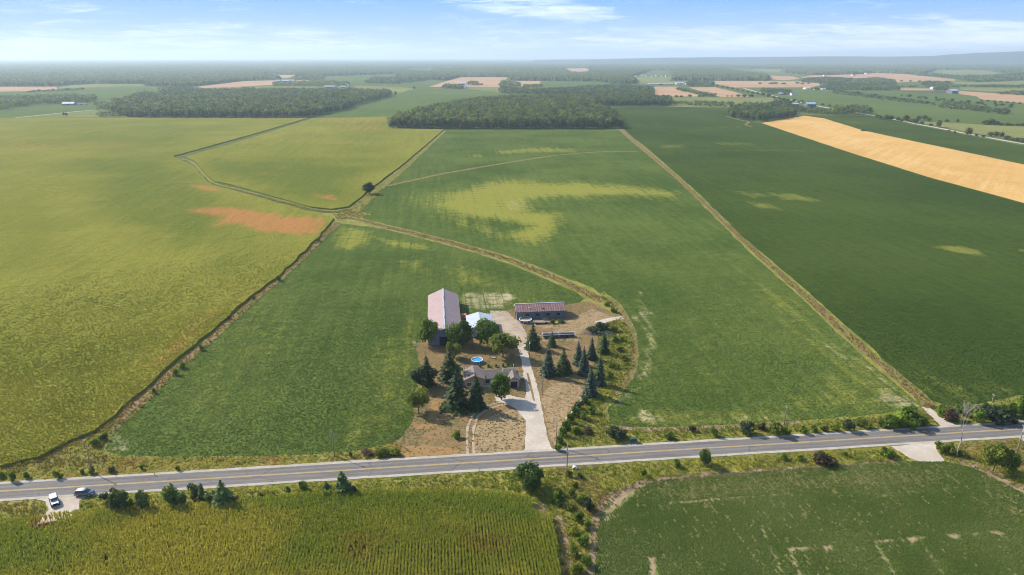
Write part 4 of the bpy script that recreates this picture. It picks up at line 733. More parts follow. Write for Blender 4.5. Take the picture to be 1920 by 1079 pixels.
def soy_cover(poly, c0, c1, ym, bm_, dens, near, farr, label):
    P = scatter(W(poly), dens); d = np.hypot(P[:, 0], P[:, 1]); P = P[rng.random(len(P)) < np.clip((farr-d)/(farr-near), 0, 1)]
    y = blob_mask(P[:, 0], P[:, 1], ym); b = blob_mask(P[:, 0], P[:, 1], bm_); P = P[rng.random(len(P)) > b]; y = blob_mask(P[:, 0], P[:, 1], ym)
    f = .6*fbm(P[:, 0]*.03, P[:, 1]*.03)+.4*fbm(P[:, 0]*.15+9, P[:, 1]*.15); t = np.clip((f-.36)*3.4, 0, 1)[:, None]; c = np.asarray(c0)*(1-t)+np.asarray(c1)*t; k = (y*(rng.random(len(P)) > .35))[:, None]; c = c*(1-k)+np.array((.26, .25, .08))*k
    V, F, C = blades(P, .05, .24, .30, .24, 3, c*1.3, .28, .6, (.5, .5)); tag(link('soybean_crop', np_mesh('soybean_crop', V, F, M['blade'], C)), label, 'soybeans', kind='stuff')
soy_cover(S1, (.072, .115, .023), (.138, .175, .044), S1Y, S1B, 2.3, 190, 400, 'leafy soybean plants covering the field left of the farmyard')
soy_cover(S2, (.066, .112, .023), (.13, .170, .042), S2Y, S2B, 2.1, 190, 400, 'leafy soybean plants covering the field right of the farmyard')
soy_cover(S3, (.040, .074, .016), (.078, .11, .026), [], [], 1.8, 210, 400, 'leafy soybean plants of the dark field at the right')

def lawn_tufts():
    P = clear_of(scatter(W(YARD), .8), BARE[:2]); n1 = fbm(P[:, 0]*.09, P[:, 1]*.09); n2 = rng.random(len(P)); P, n1, n2 = P[n2 < .25+1.1*n1], n1[n2 < .25+1.1*n1], n2[n2 < .25+1.1*n1]
    C = np.array([(.27, .17, .076), (.29, .20, .096), (.22, .148, .064), (.17, .138, .05), (.145, .145, .045)])[np.clip(((n1-.3)/.4*.75+n2*.4)*5, 0, 4).astype(int)]
    V, F, Cc = blades(P, .10, .07, .34, .26, 4, C, .2, .6, (.6, .4)); tag(link('lawn_grass', np_mesh('lawn_grass', V, F, M['blade'], Cc)), 'patchy dry and greenish grass tufts of the farmyard lawn', 'grass', kind='stuff')
lawn_tufts()
# ------------------------------------------------------------ buildings and yard objects
M['tin'] = metal_roof('red_weathered_tin', (0.285, 0.19, 0.17), (0.36, 0.28, 0.262), (0.25, 0.112, 0.095), 1.5, 1)
M['tin_long'] = metal_roof('red_striped_tin', (0.225, 0.11, 0.095), (0.34, 0.225, 0.20), (0.195, 0.075, 0.062), 1.05, 0)
M['white_tin'] = surf('white_tin', (0.38, 0.42, 0.48), (0.46, 0.49, 0.54), .5, .45, coord='object', spec=.5)
M['barn_wall'] = surf('grey_barn_wall', (0.13, 0.13, 0.15), (0.19, 0.19, 0.21), .8, coord='object', stretch=(4, 4, .4))
M['blue_wall'] = surf('blue_grey_wall', (0.10, 0.115, 0.14), (0.145, 0.16, 0.185), .5, coord='object', stretch=(3, 3, .5))
M['shingle'] = surf('brown_shingle', (0.20, 0.155, 0.125), (0.27, 0.215, 0.18), 1.2, .9, 8, .02, coord='object', fine=(3.0, .4, (0.16, 0.12, 0.10)))
M['shingle_b'] = surf('dark_shingle', (0.135, 0.115, 0.105), (0.19, 0.16, 0.145), 1.2, .9, 8, .02, coord='object')
M['brick'] = surf('tan_brick', (0.30, 0.23, 0.17), (0.40, 0.31, 0.23), 2, .9, 5, .01, coord='object')
M['dark'] = surf('dark_parts_and_shade', (0.018, 0.02, 0.025), (0.03, 0.03, 0.035), 1)  # near-black parts; also painted shade of the bay and garage openings
M['white'] = surf('white_paint', (0.74, 0.73, 0.70), (0.82, 0.81, 0.78), .7, .5, coord='object')
M['cream'] = surf('cream_trim', (0.62, 0.58, 0.50), (0.70, 0.66, 0.58), .7, .6, coord='object')
M['wood'] = surf('grey_wood', (0.20, 0.165, 0.13), (0.32, 0.27, 0.22), 2, .9, 5, .01, coord='object', stretch=(6, 6, .6))
M['plank'] = surf('pale_plank', (0.50, 0.37, 0.20), (0.60, 0.46, 0.28), 2, coord='object')
M['steel'] = surf('galvanised', (0.42, 0.44, 0.46), (0.55, 0.57, 0.59), 2, .45, coord='object', metal=.4)
M['orange'] = surf('faded_orange', (0.50, 0.15, 0.06), (0.58, 0.22, 0.10), 1, .6, coord='object')
M['blue'] = surf('blue_vinyl', (0.03, 0.12, 0.28), (0.05, 0.16, 0.34), 1, .5, coord='object')
M['rubber'] = surf('rubber', (0.02, 0.02, 0.02), (0.035, 0.034, 0.033), 4, .8, coord='object')
M['rock'] = surf('pale_rock', (0.44, 0.39, 0.33), (0.58, 0.53, 0.46), 1.5, .9, coord='object')
M['green_paint'] = surf('green_cabinet', (0.035, 0.075, 0.05), (0.05, 0.095, 0.065), 1, .5, coord='object')
def simple(name, col, rough=.4, metal=0.0, spec=.5, coat=0.0):
    m, t, out = new_mat(name); n = t.noise(t.new('ShaderNodeTexCoord').outputs['Object'], 3, 3)
    b = bsdf(t, out, t.mix(t.ramp(n, .3, .7), tuple(c*.94 for c in col), tuple(min(1, c*1.05) for c in col)), rough, None, metal, spec); b.inputs['Coat Weight'].default_value = coat; return m
M['glass'] = simple('dark_glass', (0.015, 0.02, 0.026), .08, 0, .9); M['water'] = simple('pool_water', (0.04, 0.36, 0.72), .12, 0, .5)
M['silver'] = simple('silver_paint', (0.60, 0.64, 0.68), .35, .3, .5, .5); M['navy'] = simple('blue_grey_paint', (0.10, 0.125, 0.165), .3, .4, .5, .7)
M['lamp_red'] = simple('red_lens', (.35, .02, .02), .3); M['lamp_clear'] = simple('clear_lens', (.7, .7, .68), .2)
M['ywhite'] = simple('yellow_sleeve', (.75, .5, .05), .5)
def gable(parent, w, d, hw, hr, wall, roof, over=.4, cx=0, cy=0, along='y', th=.14, names=('wall', 'roof'), z=0.0, ridge=None):
    """gabled volume: ridge along y (depth) or x; w across x, d across y"""
    a, b = (w, d) if along == 'y' else (d, w)          # a = gable width, b = ridge length
    prof = [(-a/2, z), (a/2, z), (a/2, z+hw), (0, z+hr-.02), (-a/2, z+hw)]; mb = MB()
    if along == 'y': mb.prism([(cx+p, q) for p, q in prof], 'y', cy-b/2, cy+b/2)
    else: mb.prism([(cy+p, q) for p, q in prof], 'x', cx-b/2, cx+b/2)
    wo = mb.part(names[0], wall, parent)
    sl = (hr-hw)/(a/2); e = a/2+over; ze = z+hw-sl*over; rp = [(-e, ze), (0, z+hr), (e, ze), (e, ze+th), (0, z+hr+th), (-e, ze+th)]; rb = MB()
    if along == 'y': rb.prism([(cx+p, q) for p, q in rp], 'y', cy-b/2-over, cy+b/2+over)
    else: rb.prism([(cy+p, q) for p, q in rp], 'x', cx-b/2-over, cx+b/2+over)
    ro = rb.part(names[1], roof, parent)
    if ridge:
        r = MB()
        if along == 'y': r.box(cx-.28, cx+.28, cy-b/2-over-.01, cy+b/2+over+.01, z+hr+th-.06, z+hr+th+.05)
        else: r.box(cx-b/2-over-.01, cx+b/2+over+.01, cy-.28, cy+.28, z+hr+th-.06, z+hr+th+.05)
        r.part('ridge_cap', ridge, ro)
    return wo, ro
def mid(p, q, z=0):
    a = np.array(at(*p, z)); b = np.array(at(*q, z)); return a, b
# long barn
a, b = mid((832, 541.3), (832, 618), 7.2); c = (a+b)/2; BL = np.hypot(*(b-a))-.8
barn = empty('barn', c[0], c[1], 0, ROAD_A, 'long barn with a faded pink red tin roof at the back of the yard', 'barn')
gable(barn, 13.0, BL-1, 4.3, 7.2, M['barn_wall'], M['tin'], .5, ridge=M['white_tin'])
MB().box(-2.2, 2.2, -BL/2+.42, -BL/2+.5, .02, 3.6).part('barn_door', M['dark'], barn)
wb = MB()
for k in range(9): wb.box(6.5, 6.54, -BL/2+3+k*5.5, -BL/2+4.6+k*5.5, 1.6, 2.6)
for k in range(9):
    s = MB().box(6.49, 6.55, -BL/2+3+k*5.5, -BL/2+4.6+k*5.5, 1.6, 2.6); s.part('window', M['dark'], barn)
for k in range(3): MB().tube([(0, -BL/4+k*BL/4, 7.2), (0, -BL/4+k*BL/4, 7.75)], [.22, .22], 10).tube([(0, -BL/4+k*BL/4, 7.75), (0, -BL/4+k*BL/4, 7.95)], [.36, .1], 10).part('roof_vent', M['steel'], barn)
# white shed
a, b = mid((873, 591.7), (921.7, 590.8), 3.6); wsx = (a+b)/2; ww = np.hypot(*(b-a))-.6
shed = empty('shed', wsx[0]+RN[0]*-8, wsx[1]+RN[1]*-8, 0, ROAD_A, 'white metal shed half hidden behind two round trees', 'shed')
gable(shed, ww, 15.2, 3.6, 5.0, M['cream'], M['white_tin'], .3, ridge=M['white_tin'])
MB().box(-1.8, 1.8, -7.66, -7.61, .02, 3.0).part('shed_door', M['white'], shed)
# orange wagon between them
X, Y = at(867.5, 600); w_ = empty('farm_wagon', float(X), float(Y), 0.09, ROAD_A, 'faded orange gravity wagon between the long barn and the white shed', 'wagon')
mb = MB().add([(-1.6, -1.1, 2.4), (1.6, -1.1, 2.4), (1.6, 1.1, 2.4), (-1.6, 1.1, 2.4), (-.8, -.7, .9), (.8, -.7, .9), (.8, .7, .9), (-.8, .7, .9)], [(0, 1, 5, 4), (1, 2, 6, 5), (2, 3, 7, 6), (3, 0, 4, 7), (4, 5, 6, 7), (0, 3, 2, 1)]).box(-1.66, 1.66, -1.16, 1.16, 2.4, 2.52)
mb.part('hopper', M['orange'], w_); MB().box(-1.9, 1.6, -.4, .4, .72, .88).box(-3.0, -1.9, -.06, .06, .72, .82).part('frame', M['steel'], w_)
for sx in (-1.2, 1.2):
    for sy in (-.95, .95): MB().tube([(sx, sy-.13, .4), (sx, sy+.13, .4)], [.4, .4], 14).part('wheel', M['rubber'], w_)
# machine shed
a, b = mid((965.5, 570.3), (1058.5, 567.8), 5.6); rc = (a+b)/2; rl = np.hypot(*(b-a))-.6
ms = empty('machine_shed', rc[0], rc[1], 0, ROAD_A, 'low blue grey machine shed with a red and white striped tin roof', 'shed')
gable(ms, rl, 9.2, 3.6, 5.6, M['blue_wall'], M['tin_long'], .35, along='x', ridge=M['white_tin'])
tm = MB().prism([(-4.75, 3.36), (0, 5.62), (4.75, 3.36), (4.75, 3.1), (0, 5.3), (-4.75, 3.1)], 'x', -rl/2-.42, -rl/2-.36); tm.box(-rl/2-.1, -rl/2-.02, -4.62, -4.4, .02, 3.3).part('barge_board', M['white'], ms)
MB().box(-rl/2-.05, -rl/2-.01, -3.2, 3.2, .02, 3.4).part('bay_shade_panel', M['dark'], ms)  # dark panel on the solid end wall, painted as the shade inside a bay
for k in range(4): MB().box(-rl/2+4+k*4.6, -rl/2+5.4+k*4.6, -4.65, -4.61, 1.5, 2.4).part('window', M['dark'], ms)
MB().box(-rl/2+1.2, -rl/2+3.4, -4.66, -4.61, .02, 2.6).part('shed_door', M['barn_wall'], ms)
for k, (xx, yy) in enumerate(((-5.2, -2.9), (.8, -3.1), (1.2, 1.0))): MB().box(xx-.35, xx+.35, yy-.35, yy+.35, 3.9, 4.75 if k < 2 else 5.9).part('roof_vent', M['steel'] if k == 0 else M['barn_wall'], ms)
# round pool with posts in front of the machine shed
def ring(r0, r1, z0, z1, n=36):
    mb = MB(); prof = [(r0, z0), (r1, z0), (r1, z1), (r0, z1)]
    vs = [(r*math.cos(2*math.pi*k/n), r*math.sin(2*math.pi*k/n), z) for k in range(n) for r, z in prof]
    fs = [(k*4+i, k*4+(i+1) % 4, ((k+1) % n)*4+(i+1) % 4, ((k+1) % n)*4+i) for k in range(n) for i in range(4)]; return mb.add(vs, fs)
X, Y = at(985, 604); op = empty('old_pool', float(X), float(Y), 0.09, 0, 'derelict round pool with pale rim posts and a dry brown floor by the machine shed', 'pool')
ring(2.55, 2.62, 0, 1.25).part('pool_wall', M['blue'], op); ring(2.45, 2.78, 1.25, 1.33).part('rim', M['cream'], op); ring(.02, 2.54, .72, .78).part('dry_floor', M['plank'], op)
for k in range(10): MB().box(-.06, .06, -.06, .06, 0, 1.9 if k in (2, 3, 4, 5) else 1.3).part('post', M['cream'], op).location = (2.72*math.cos(k*.628), 2.72*math.sin(k*.628), 0)
X, Y = at(1014, 607); fw = empty('flat_wagon', float(X), float(Y), 0.09, ROAD_A, 'dark flat hay wagon parked along the machine shed wall', 'wagon')
MB().box(-3.3, 3.3, -1.1, 1.1, .85, 1.0).part('deck', M['wood'], fw); MB().box(1.0, 3.3, .95, 1.05, 1.0, 2.0).box(-3.3, -3.2, -1.1, 1.1, 1.0, 1.3).part('rack', M['wood'], fw); MB().box(-4.8, -3.2, -.07, .07, .6, .75).part('tongue', M['steel'], fw)
for sx in (-2.2, 2.2):
    for sy in (-.95, .95): MB().tube([(sx, sy-.12, .42), (sx, sy+.12, .42)], [.42, .42], 14).part('wheel', M['rubber'], fw)
X, Y = at(1055, 605.5); dr = empty('scrap_cart', float(X), float(Y), 0.09, ROAD_A+.3, 'small dark two wheeled cart in the weeds by the machine shed', 'cart')
MB().box(-1.0, 1.0, -.6, .6, .5, .62).box(-1.0, 1.0, -.6, -.54, .62, 1.0).box(-1, 1, .54, .6, .62, 1.0).part('bed', M['barn_wall'], dr)
for sy in (-.7, .7): MB().tube([(0, sy-.08, .36), (0, sy+.08, .36)], [.36, .36], 14).part('wheel', M['rubber'], dr)
# long gooseneck trailer / feeder with pale rails
a, b = mid((1017, 634), (1077, 632)); tc = (a+b)/2; tl = np.hypot(*(b-a))
tr = empty('livestock_trailer', tc[0], tc[1], 0.09, ROAD_A, 'long low trailer with pale rails and dark open compartments', 'trailer')
MB().box(-tl/2, tl/2, -1.25, 1.25, .7, .85).part('deck', M['dark'], tr); MB().box(-tl/2, tl/2, -.08, .08, .85, 1.9).part('divider', M['barn_wall'], tr)
for sy in (-1.3, 1.3): MB().box(-tl/2, tl/2, sy-.05, sy+.05, 1.55, 1.72).part('side_rail', M['white'], tr)
for k in range(7):
    xx = -tl/2+k*tl/6; MB().box(xx-.06, xx+.06, -1.36, -1.25, .7, 1.75).box(xx-.06, xx+.06, 1.25, 1.36, .7, 1.95).box(xx-.05, xx+.05, -1.25, 1.25, 1.75, 1.84).part('cross_frame', M['white'] if k in (0, 3, 6) else M['barn_wall'], tr)
MB().box(-tl/2-1.9, -tl/2, -.12, .12, .95, 1.1).box(-tl/2-2.1, -tl/2-1.6, -.35, .35, .3, 1.4).part('tongue', M['steel'], tr)
for sx in (2.6, 3.6):
    for sy in (-1.1, 1.1): MB().tube([(sx, sy-.14, .42), (sx, sy+.14, .42)], [.42, .42], 14).part('wheel', M['rubber'], tr)
# blue pool behind the house, bench
X, Y = at(894.5, 680.5); pl = empty('swimming_pool', float(X), float(Y), 0.09, 0, 'round above ground pool full of bright blue water', 'pool')
pr_ = 10.2*mpp(677); ring(pr_-.08, pr_, 0, 1.25).part('pool_wall', M['blue'], pl); ring(pr_-.2, pr_+.12, 1.25, 1.32).part('rim', M['white'], pl); ring(.01, pr_-.08, 1.0, 1.06).part('water', M['water'], pl)
for k in range(12): MB().box(-.05, .05, -.04, .04, 0, 1.25).part('post', M['white'], pl).location = ((pr_+.06)*math.cos(k*.5236), (pr_+.06)*math.sin(k*.5236), 0)
X, Y = at(925, 673); bn = empty('bench', float(X), float(Y), 0.09, -.5, 'pale wooden bench on the lawn right of the blue pool', 'bench')
MB().box(-1.0, 1.0, -.25, .25, .42, .5).part('seat', M['plank'], bn); MB().box(-1.0, 1.0, .25, .31, .6, .95).part('backrest', M['plank'], bn)
for sx in (-.85, .85): MB().box(sx-.05, sx+.05, -.22, .3, 0, .42).part('leg', M['wood'], bn)
# house
hx, hy = at(890, 729); hc = np.array((hx, hy)); gx0 = np.array(at(873.5, 729)); 
house = empty('house', hx, hy, 0.09, ROAD_A, 'brown roofed bungalow with a left gable wing, low middle and front garage', 'house')
def hl(x, y, z=0):                        # photo pixel -> house frame
    p = np.array(at(x, y, z))-hc; return p@RD, p@RN
lw = 36*mpp(729); 
gable(house, lw, 7.6, 3.5, 5.0, M['brick'], M['shingle'], .45, cx=0, cy=3.8, names=('wall', 'roof'))
g0, _ = hl(951.5, 714, 3.0); g1, gy = hl(976.4, 714, 3.0); gw = g1-g0-.8; gcx = (g0+g1)/2; _, gyf = hl(966, 727.5)
gable(house, gw, 6.5, 2.9, 4.15, M['brick'], M['shingle'], .35, cx=gcx, cy=gyf+3.25)
mx0, mx1 = lw/2-.2, gcx+gw/2+.1; gable(house, mx1-mx0-1.4, 6.8, 2.75, 4.3, M['brick'], M['shingle_b'], .4, cx=(mx0+mx1)/2-.5, cy=5.3, along='x')
dr_ = MB().box(gcx-gw*.33, gcx+gw*.33, gyf-.06, gyf-.02, .05, 2.35).part('garage_shade_panel', M['dark'], house)  # flat dark panel painted as the shade inside the garage opening
MB().box(gcx-gw*.33-.22, gcx-gw*.33, gyf-.1, gyf, .02, 2.5).box(gcx+gw*.33, gcx+gw*.33+.22, gyf-.1, gyf, .02, 2.5).box(gcx-gw*.33-.22, gcx+gw*.33+.22, gyf-.1, gyf-.004, 2.5, 2.72).part('door_frame', M['cream'], dr_)
for xx, wd in ((-1.9, 1.3), (.9, 1.5)):
    w0 = MB().box(xx-wd/2, xx+wd/2, -.05, -.01, 1.0, 2.3).part('window', M['glass'], house); MB().box(xx-wd/2-.1, xx+wd/2+.1, -.07, -.004, .88, .99).box(xx-wd/2-.1, xx+wd/2+.1, -.07, -.004, 2.31, 2.42).box(xx-.04, xx+.04, -.075, -.052, 1, 2.3).part('frame', M['cream'], w0)
for xx in (mx0+1.6, mx0+4.2): MB().box(xx-.6, xx+.6, 1.84, 1.88, .9, 2.1).part('window', M['glass'], house)
MB().box(mx0+2.6, mx0+3.5, 1.83, 1.88, .05, 2.1).part('front_door', M['white'], house)
MB().box(mx0+.1, mx0+3.8, .3, 1.8, .0, .22).part('porch_step', M['rock'], house); MB().box(mx0+3.5, mx0+3.65, .3, .45, .22, 2.6).part('porch_post', M['white'], house)
MB().box(-2.55, -1.9, 1.2, 1.9, 3.2, 5.1).part('chimney', M['barn_wall'], house); MB().box(-1.4, -1.15, 4.4, 4.65, 4.2, 4.75).part('roof_vent', M['dark'], house)
MB().tube([(gcx-3.4, 4.2, 3.9), (gcx-3.4, 4.2, 5.0)], [.14, .14], 8).part('roof_vent', M['white'], house)
X, Y = at(869.5, 722); an = empty('antenna_mast', float(X), float(Y), 0.09, ROAD_A, 'thin pale antenna mast at the left corner of the house', 'antenna')
MB().tube([(0, 0, 0), (0, 0, 7.6)], [.06, .05], 6).part('mast', M['white'], an); MB().box(-.9, .9, -.03, .03, 7.1, 7.16).box(-.5, .5, -.03, .03, 7.4, 7.46).box(-.6, -.56, -.4, .4, 7.1, 7.14).part('aerial', M['steel'], an)
X, Y = at(978.5, 712); tk = empty('fuel_tank', float(X), float(Y), 0.09, ROAD_A, 'small white tank beside the garage', 'tank')
MB().tube([(-.9, 0, .75), (-.75, 0, .75), (.75, 0, .75), (.9, 0, .75)], [.25, .42, .42, .25], 14).part('tank', M['white'], tk)
for sx in (-.5, .5): MB().box(sx-.06, sx+.06, -.3, .3, 0, .4).part('leg', M['steel'], tk)
X, Y = at(963, 694); cp = empty('clothesline_post', float(X), float(Y), 0.09, ROAD_A, 'white T shaped clothesline post behind the house', 'post')
MB().box(-.06, .06, -.06, .06, 0, 2.1).part('post', M['white'], cp); MB().box(-.05, .05, -.6, .6, 2.0, 2.1).part('crossbar', M['white'], cp)
# poles
def pole(x, yb, yt, label, arm=True, lamp=False, r=.15, mat='wood', lean=0.0, name='utility_pole'):
    X, Y = at(x, yb); h = tall(yb, yt); o = empty(name, float(X), float(Y), 0.03, ROAD_A, label, 'pole', 'utility poles along the road and yard' if name == 'utility_pole' else None); o.rotation_euler[1] = lean
    MB().tube([(0, 0, -.2), (0, 0, h*.5), (0, 0, h)], [r, r*.85, r*.68], 10).part('pole', M[mat], o, smooth=True)
    if arm:
        MB().tube([(0, 0, h), (0, 0, h+.25)], [.05, .04], 6).box(-.06, .06, -.55, .55, h-.65, h-.53).part('crossarm', M['wood'], o)
        for s in (-.48, .48): MB().tube([(0, s, h-.53), (0, s, h-.36)], [.06, .04], 6).part('insulator', M['lamp_clear'], o)
    if lamp:
        MB().box(-.05, .05, -1.0, 0, h-.35, h-.28).part('lamp_arm', M['steel'], o); MB().tube([(0, -1.0, h-.30), (0, -1.0, h-.62)], [.12, .26], 10).part('lamp_head', M['white'], o)
    return o, h
pole(173, 887, 838, 'utility pole on the far verge near the corner of the corn field')
pole(627, 856, 808, 'thin utility pole on the far verge below the soybean field')
pole(1043, 838, 783, 'utility pole beside the foot of the rocky ditch bank')
o, h = pole(1062.6, 894, 833, 'dark utility pole on the near bank opposite the drive', r=.17)
pole(1470, 799, 762, 'utility pole in the pale bush on the far verge')
pole(1853, 782, 740, 'utility pole in the thicket beyond the road at the right')
o, h = pole(1902, 866, 800, 'weathered pole with a grey transformer at the right edge', r=.19)
MB().tube([(0, -.42, h-2.2), (0, -.42, h-1.2)], [.28, .28], 12).part('transformer', M['steel'], o)
pole(992.5, 673, 640, 'yard lamp pole beside the driveway', False, True, .12, 'wood', name='lamp_pole')
pole(1016.5, 740.5, 702, 'bare wooden pole on the mown ground right of the drive', True, r=.13)
# small roadside things
def post(name, x, yb, h, w, mat, label, cat, cap=None):
    X, Y = at(x, yb); o = empty(name, float(X), float(Y), 0.1, ROAD_A, label, cat); MB().box(-w/2, w/2, -w/3, w/3, 0, h).part('post', M[mat], o)
    if cap: MB().box(-w*1.1, w*1.1, -w*.5, -w/3-.002, h*.6, h).part('reflector', M[cap], o)
    return o
post('delineator', 898.5, 884, 1.25, .12, 'wood', 'white topped marker post on the near road edge', 'marker post', 'white')
post('marker_stake', 291, 893.5, 1.0, .16, 'wood', 'short brown stake on the far edge of the road at the left', 'marker post')
post('delineator', 1907.5, 871, 1.1, .14, 'ywhite', 'yellow sleeved marker by the weathered pole', 'marker post')
X, Y = at(894.7, 840); mbx = empty('mailbox', float(X), float(Y), 0.1, ROAD_A, 'dark mailbox on a post beside the wheel track', 'mailbox')
MB().box(-.05, .05, -.05, .05, 0, 1.0).part('post', M['wood'], mbx); MB().prism([(-.16, 1.0), (.16, 1.0), (.16, 1.2), (.1, 1.32), (-.1, 1.32), (-.16, 1.2)], 'y', -.3, .3).part('box', M['dark'], mbx)
X, Y = at(1187.5, 830); cb = empty('utility_cabinet', float(X), float(Y), 0.07, ROAD_A, 'dark green utility cabinet on the far verge', 'cabinet')
MB().box(-.95, .95, -.5, .5, .12, 1.35).part('body', M['green_paint'], cb, .03); MB().box(-1.0, 1.0, -.55, .55, 1.35, 1.43).part('lid', M['green_paint'], cb); MB().box(-1.05, 1.05, -.6, .6, 0, .12).part('base', M['rock'], cb)
X, Y = at(1078, 880); cv = empty('culvert', float(X), float(Y), 0.0, ROAD_A, 'dark culvert mouth under the near road shoulder', 'culvert')
ring(.55, .7, -.5, .5).part('pipe', M['steel'], cv).rotation_euler = (math.pi/2, 0, 0); cv.children[0].location = (0, 0, .35)
MB().box(-2.4, 2.4, -.1, .12, -.4, .12).part('headwall', M['barn_wall'], cv)
# rubble on the ditch bank, brush and scrap piles
def rock_mesh(s):
    bm = bmesh.new(); bmesh.ops.create_icosphere(bm, subdivisions=2, radius=.5); rr = random.Random(s)
    k = [Vector((rr.uniform(-1, 1), rr.uniform(-1, 1), rr.uniform(-1, 1))).normalized() for _ in range(7)]
    for v in bm.verts:
        for d in k:
            e = v.co.dot(d)-.36
            if e > 0: v.co -= d*e
    me = bpy.data.meshes.new('rock'); bm.to_mesh(me); bm.free(); me.materials.append(M['rock']); return me
RK = [rock_mesh(s) for s in range(4)]; LN = smooth_line(W([(1052, 812), (1062, 792), (1072, 776), (1086, 758), (1100, 742), (1106, 738)]), 2)
LN = densify(LN, .75, 0, False)
for i, p in enumerate(LN):
    q = p+rng.normal(size=2)*.55; s = random.uniform(.6, 1.5)
    tag(link('rock', RK[i % 4], None, (q[0], q[1], .1+.2*s), (random.random()*6, random.random()*6, random.random()*6), (s*1.2, s, s*.8)), 'pale limestone boulder in the rubble along the ditch bank', 'rock', 'rubble on the ditch bank')
def pile(x, y, w, h, n, mat, name, label, thick, flat):
    X, Y = at(x, y); o = empty(name, float(X), float(Y), .08, 0, label, 'pile'); mb = MB(); rr = random.Random(int(x))
    for i in range(n):
        c = Vector((rr.gauss(0, w*.22), rr.gauss(0, w*.16), 0)); c.z = max(.1, h*(1-min(1, c.length/(w*.5)))*rr.random()); d = Vector((rr.uniform(-1, 1), rr.uniform(-1, 1), rr.uniform(-.4, .5))).normalized()*rr.uniform(.6, 1.8)
        if flat: mb.box(c.x-.9, c.x+.9, c.y-.1, c.y+.1, c.z, c.z+.08, rr.random()*6, (c.x, c.y))
        else: mb.tube([c-d*.5, c+d*.5+Vector((0, 0, .1))], [thick, thick*.4], 4)
    mb.part('branches' if not flat else 'boards', mat, o)
pile(1106, 626, 8, 1.6, 200, M['dead_bark'], 'brush_pile', 'grey heap of dead branches left of the scrap pile', .05, False)
pile(1138, 626, 6, 1.2, 40, M['rock'], 'lumber_pile', 'pale heap of old boards in the ditch growth', .1, True)
pile(1148, 640, 5, .9, 30, M['wood'], 'lumber_pile', 'grey heap of weathered boards nearest the lone spruce', .1, True)
# vehicles
def wheel(o, x, y, r=.36, w=.24):
    t = MB().tube([(x, y-w/2, r), (x, y+w/2, r)], [r, r], 18).part('wheel', M['rubber'], o); s = 1 if y > 0 else -1; MB().tube([(x, y+s*(w/2-.02), r), (x, y+s*(w/2+.012), r)], [r*.62, r*.58], 14).part('rim', M['steel'], t)
def loft(secs):
    """closed body from cross sections: (x, half width, z low, z high, half width top)"""
    mb = MB(); vs = []
    for x, w, z0, z1, wt in secs: vs += [(x, -w, z0), (x, w, z0), (x, w, z0+(z1-z0)*.6), (x, wt, z1), (x, -wt, z1), (x, -w, z0+(z1-z0)*.6)]
    n = len(secs); fs = [(i*6+k, i*6+(k+1) % 6, (i+1)*6+(k+1) % 6, (i+1)*6+k) for i in range(n-1) for k in range(6)]; return mb.add(vs, fs+[tuple(range(6))[::-1], tuple((n-1)*6+k for k in range(6))])
def suv():
    X, Y = at(160, 929); o = empty('parked_car', float(X), float(Y), .17, ROAD_A-R(5), 'dark blue grey SUV parked on the near road edge', 'car')
    loft([(-2.42, .80, .42, .80, .74), (-2.34, .90, .30, 1.02, .84), (-1.2, .94, .26, 1.06, .88), (.9, .94, .26, 1.04, .87), (1.9, .92, .28, .98, .80), (2.30, .86, .32, .84, .72), (2.42, .74, .40, .70, .62)]).part('body', M['navy'], o, .03, True)
    loft([(-2.22, .80, 1.02, 1.10, .74), (-1.95, .84, 1.02, 1.58, .66), (-1.2, .85, 1.03, 1.72, .68), (-.1, .85, 1.03, 1.73, .67), (.45, .84, 1.02, 1.60, .62), (1.25, .80, .98, 1.05, .70)]).part('window', M['glass'], o, .02, True)
    loft([(-1.92, .66, 1.56, 1.62, .62), (-1.2, .70, 1.70, 1.77, .64), (-.1, .69, 1.71, 1.78, .63), (.38, .63, 1.60, 1.66, .58)]).part('roof', M['silver'], o, .01, True)
    for sy in (-.86, .86):
        for xx in (-1.55, -.55, .42): MB().add([(xx-.05, sy, 1.02), (xx+.05, sy, 1.02), (xx+.02-.0, sy*.80, 1.66), (xx-.07, sy*.80, 1.66)], [(0, 1, 2, 3)]).add([(xx-.05, sy*.98, 1.02), (xx+.05, sy*.98, 1.02), (xx+.02, sy*.78, 1.66), (xx-.07, sy*.78, 1.66)], [(3, 2, 1, 0)]).part('pillar', M['navy'], o)
    for sx in (-1.45, 1.48):
        for sy in (-.84, .84): wheel(o, sx, sy)
    for sy in (-.62, .62): MB().box(2.30, 2.44, sy-.18, sy+.18, .62, .76).part('headlight', M['lamp_clear'], o); MB().box(-2.44, -2.36, sy*1.2-.08, sy*1.2+.08, .8, 1.0).part('tail_light', M['lamp_red'], o)
    for sy in (-1.0, 1.0): MB().box(.75, .95, sy-.1, sy+.1, 1.02, 1.18).part('mirror', M['navy'], o, .02)
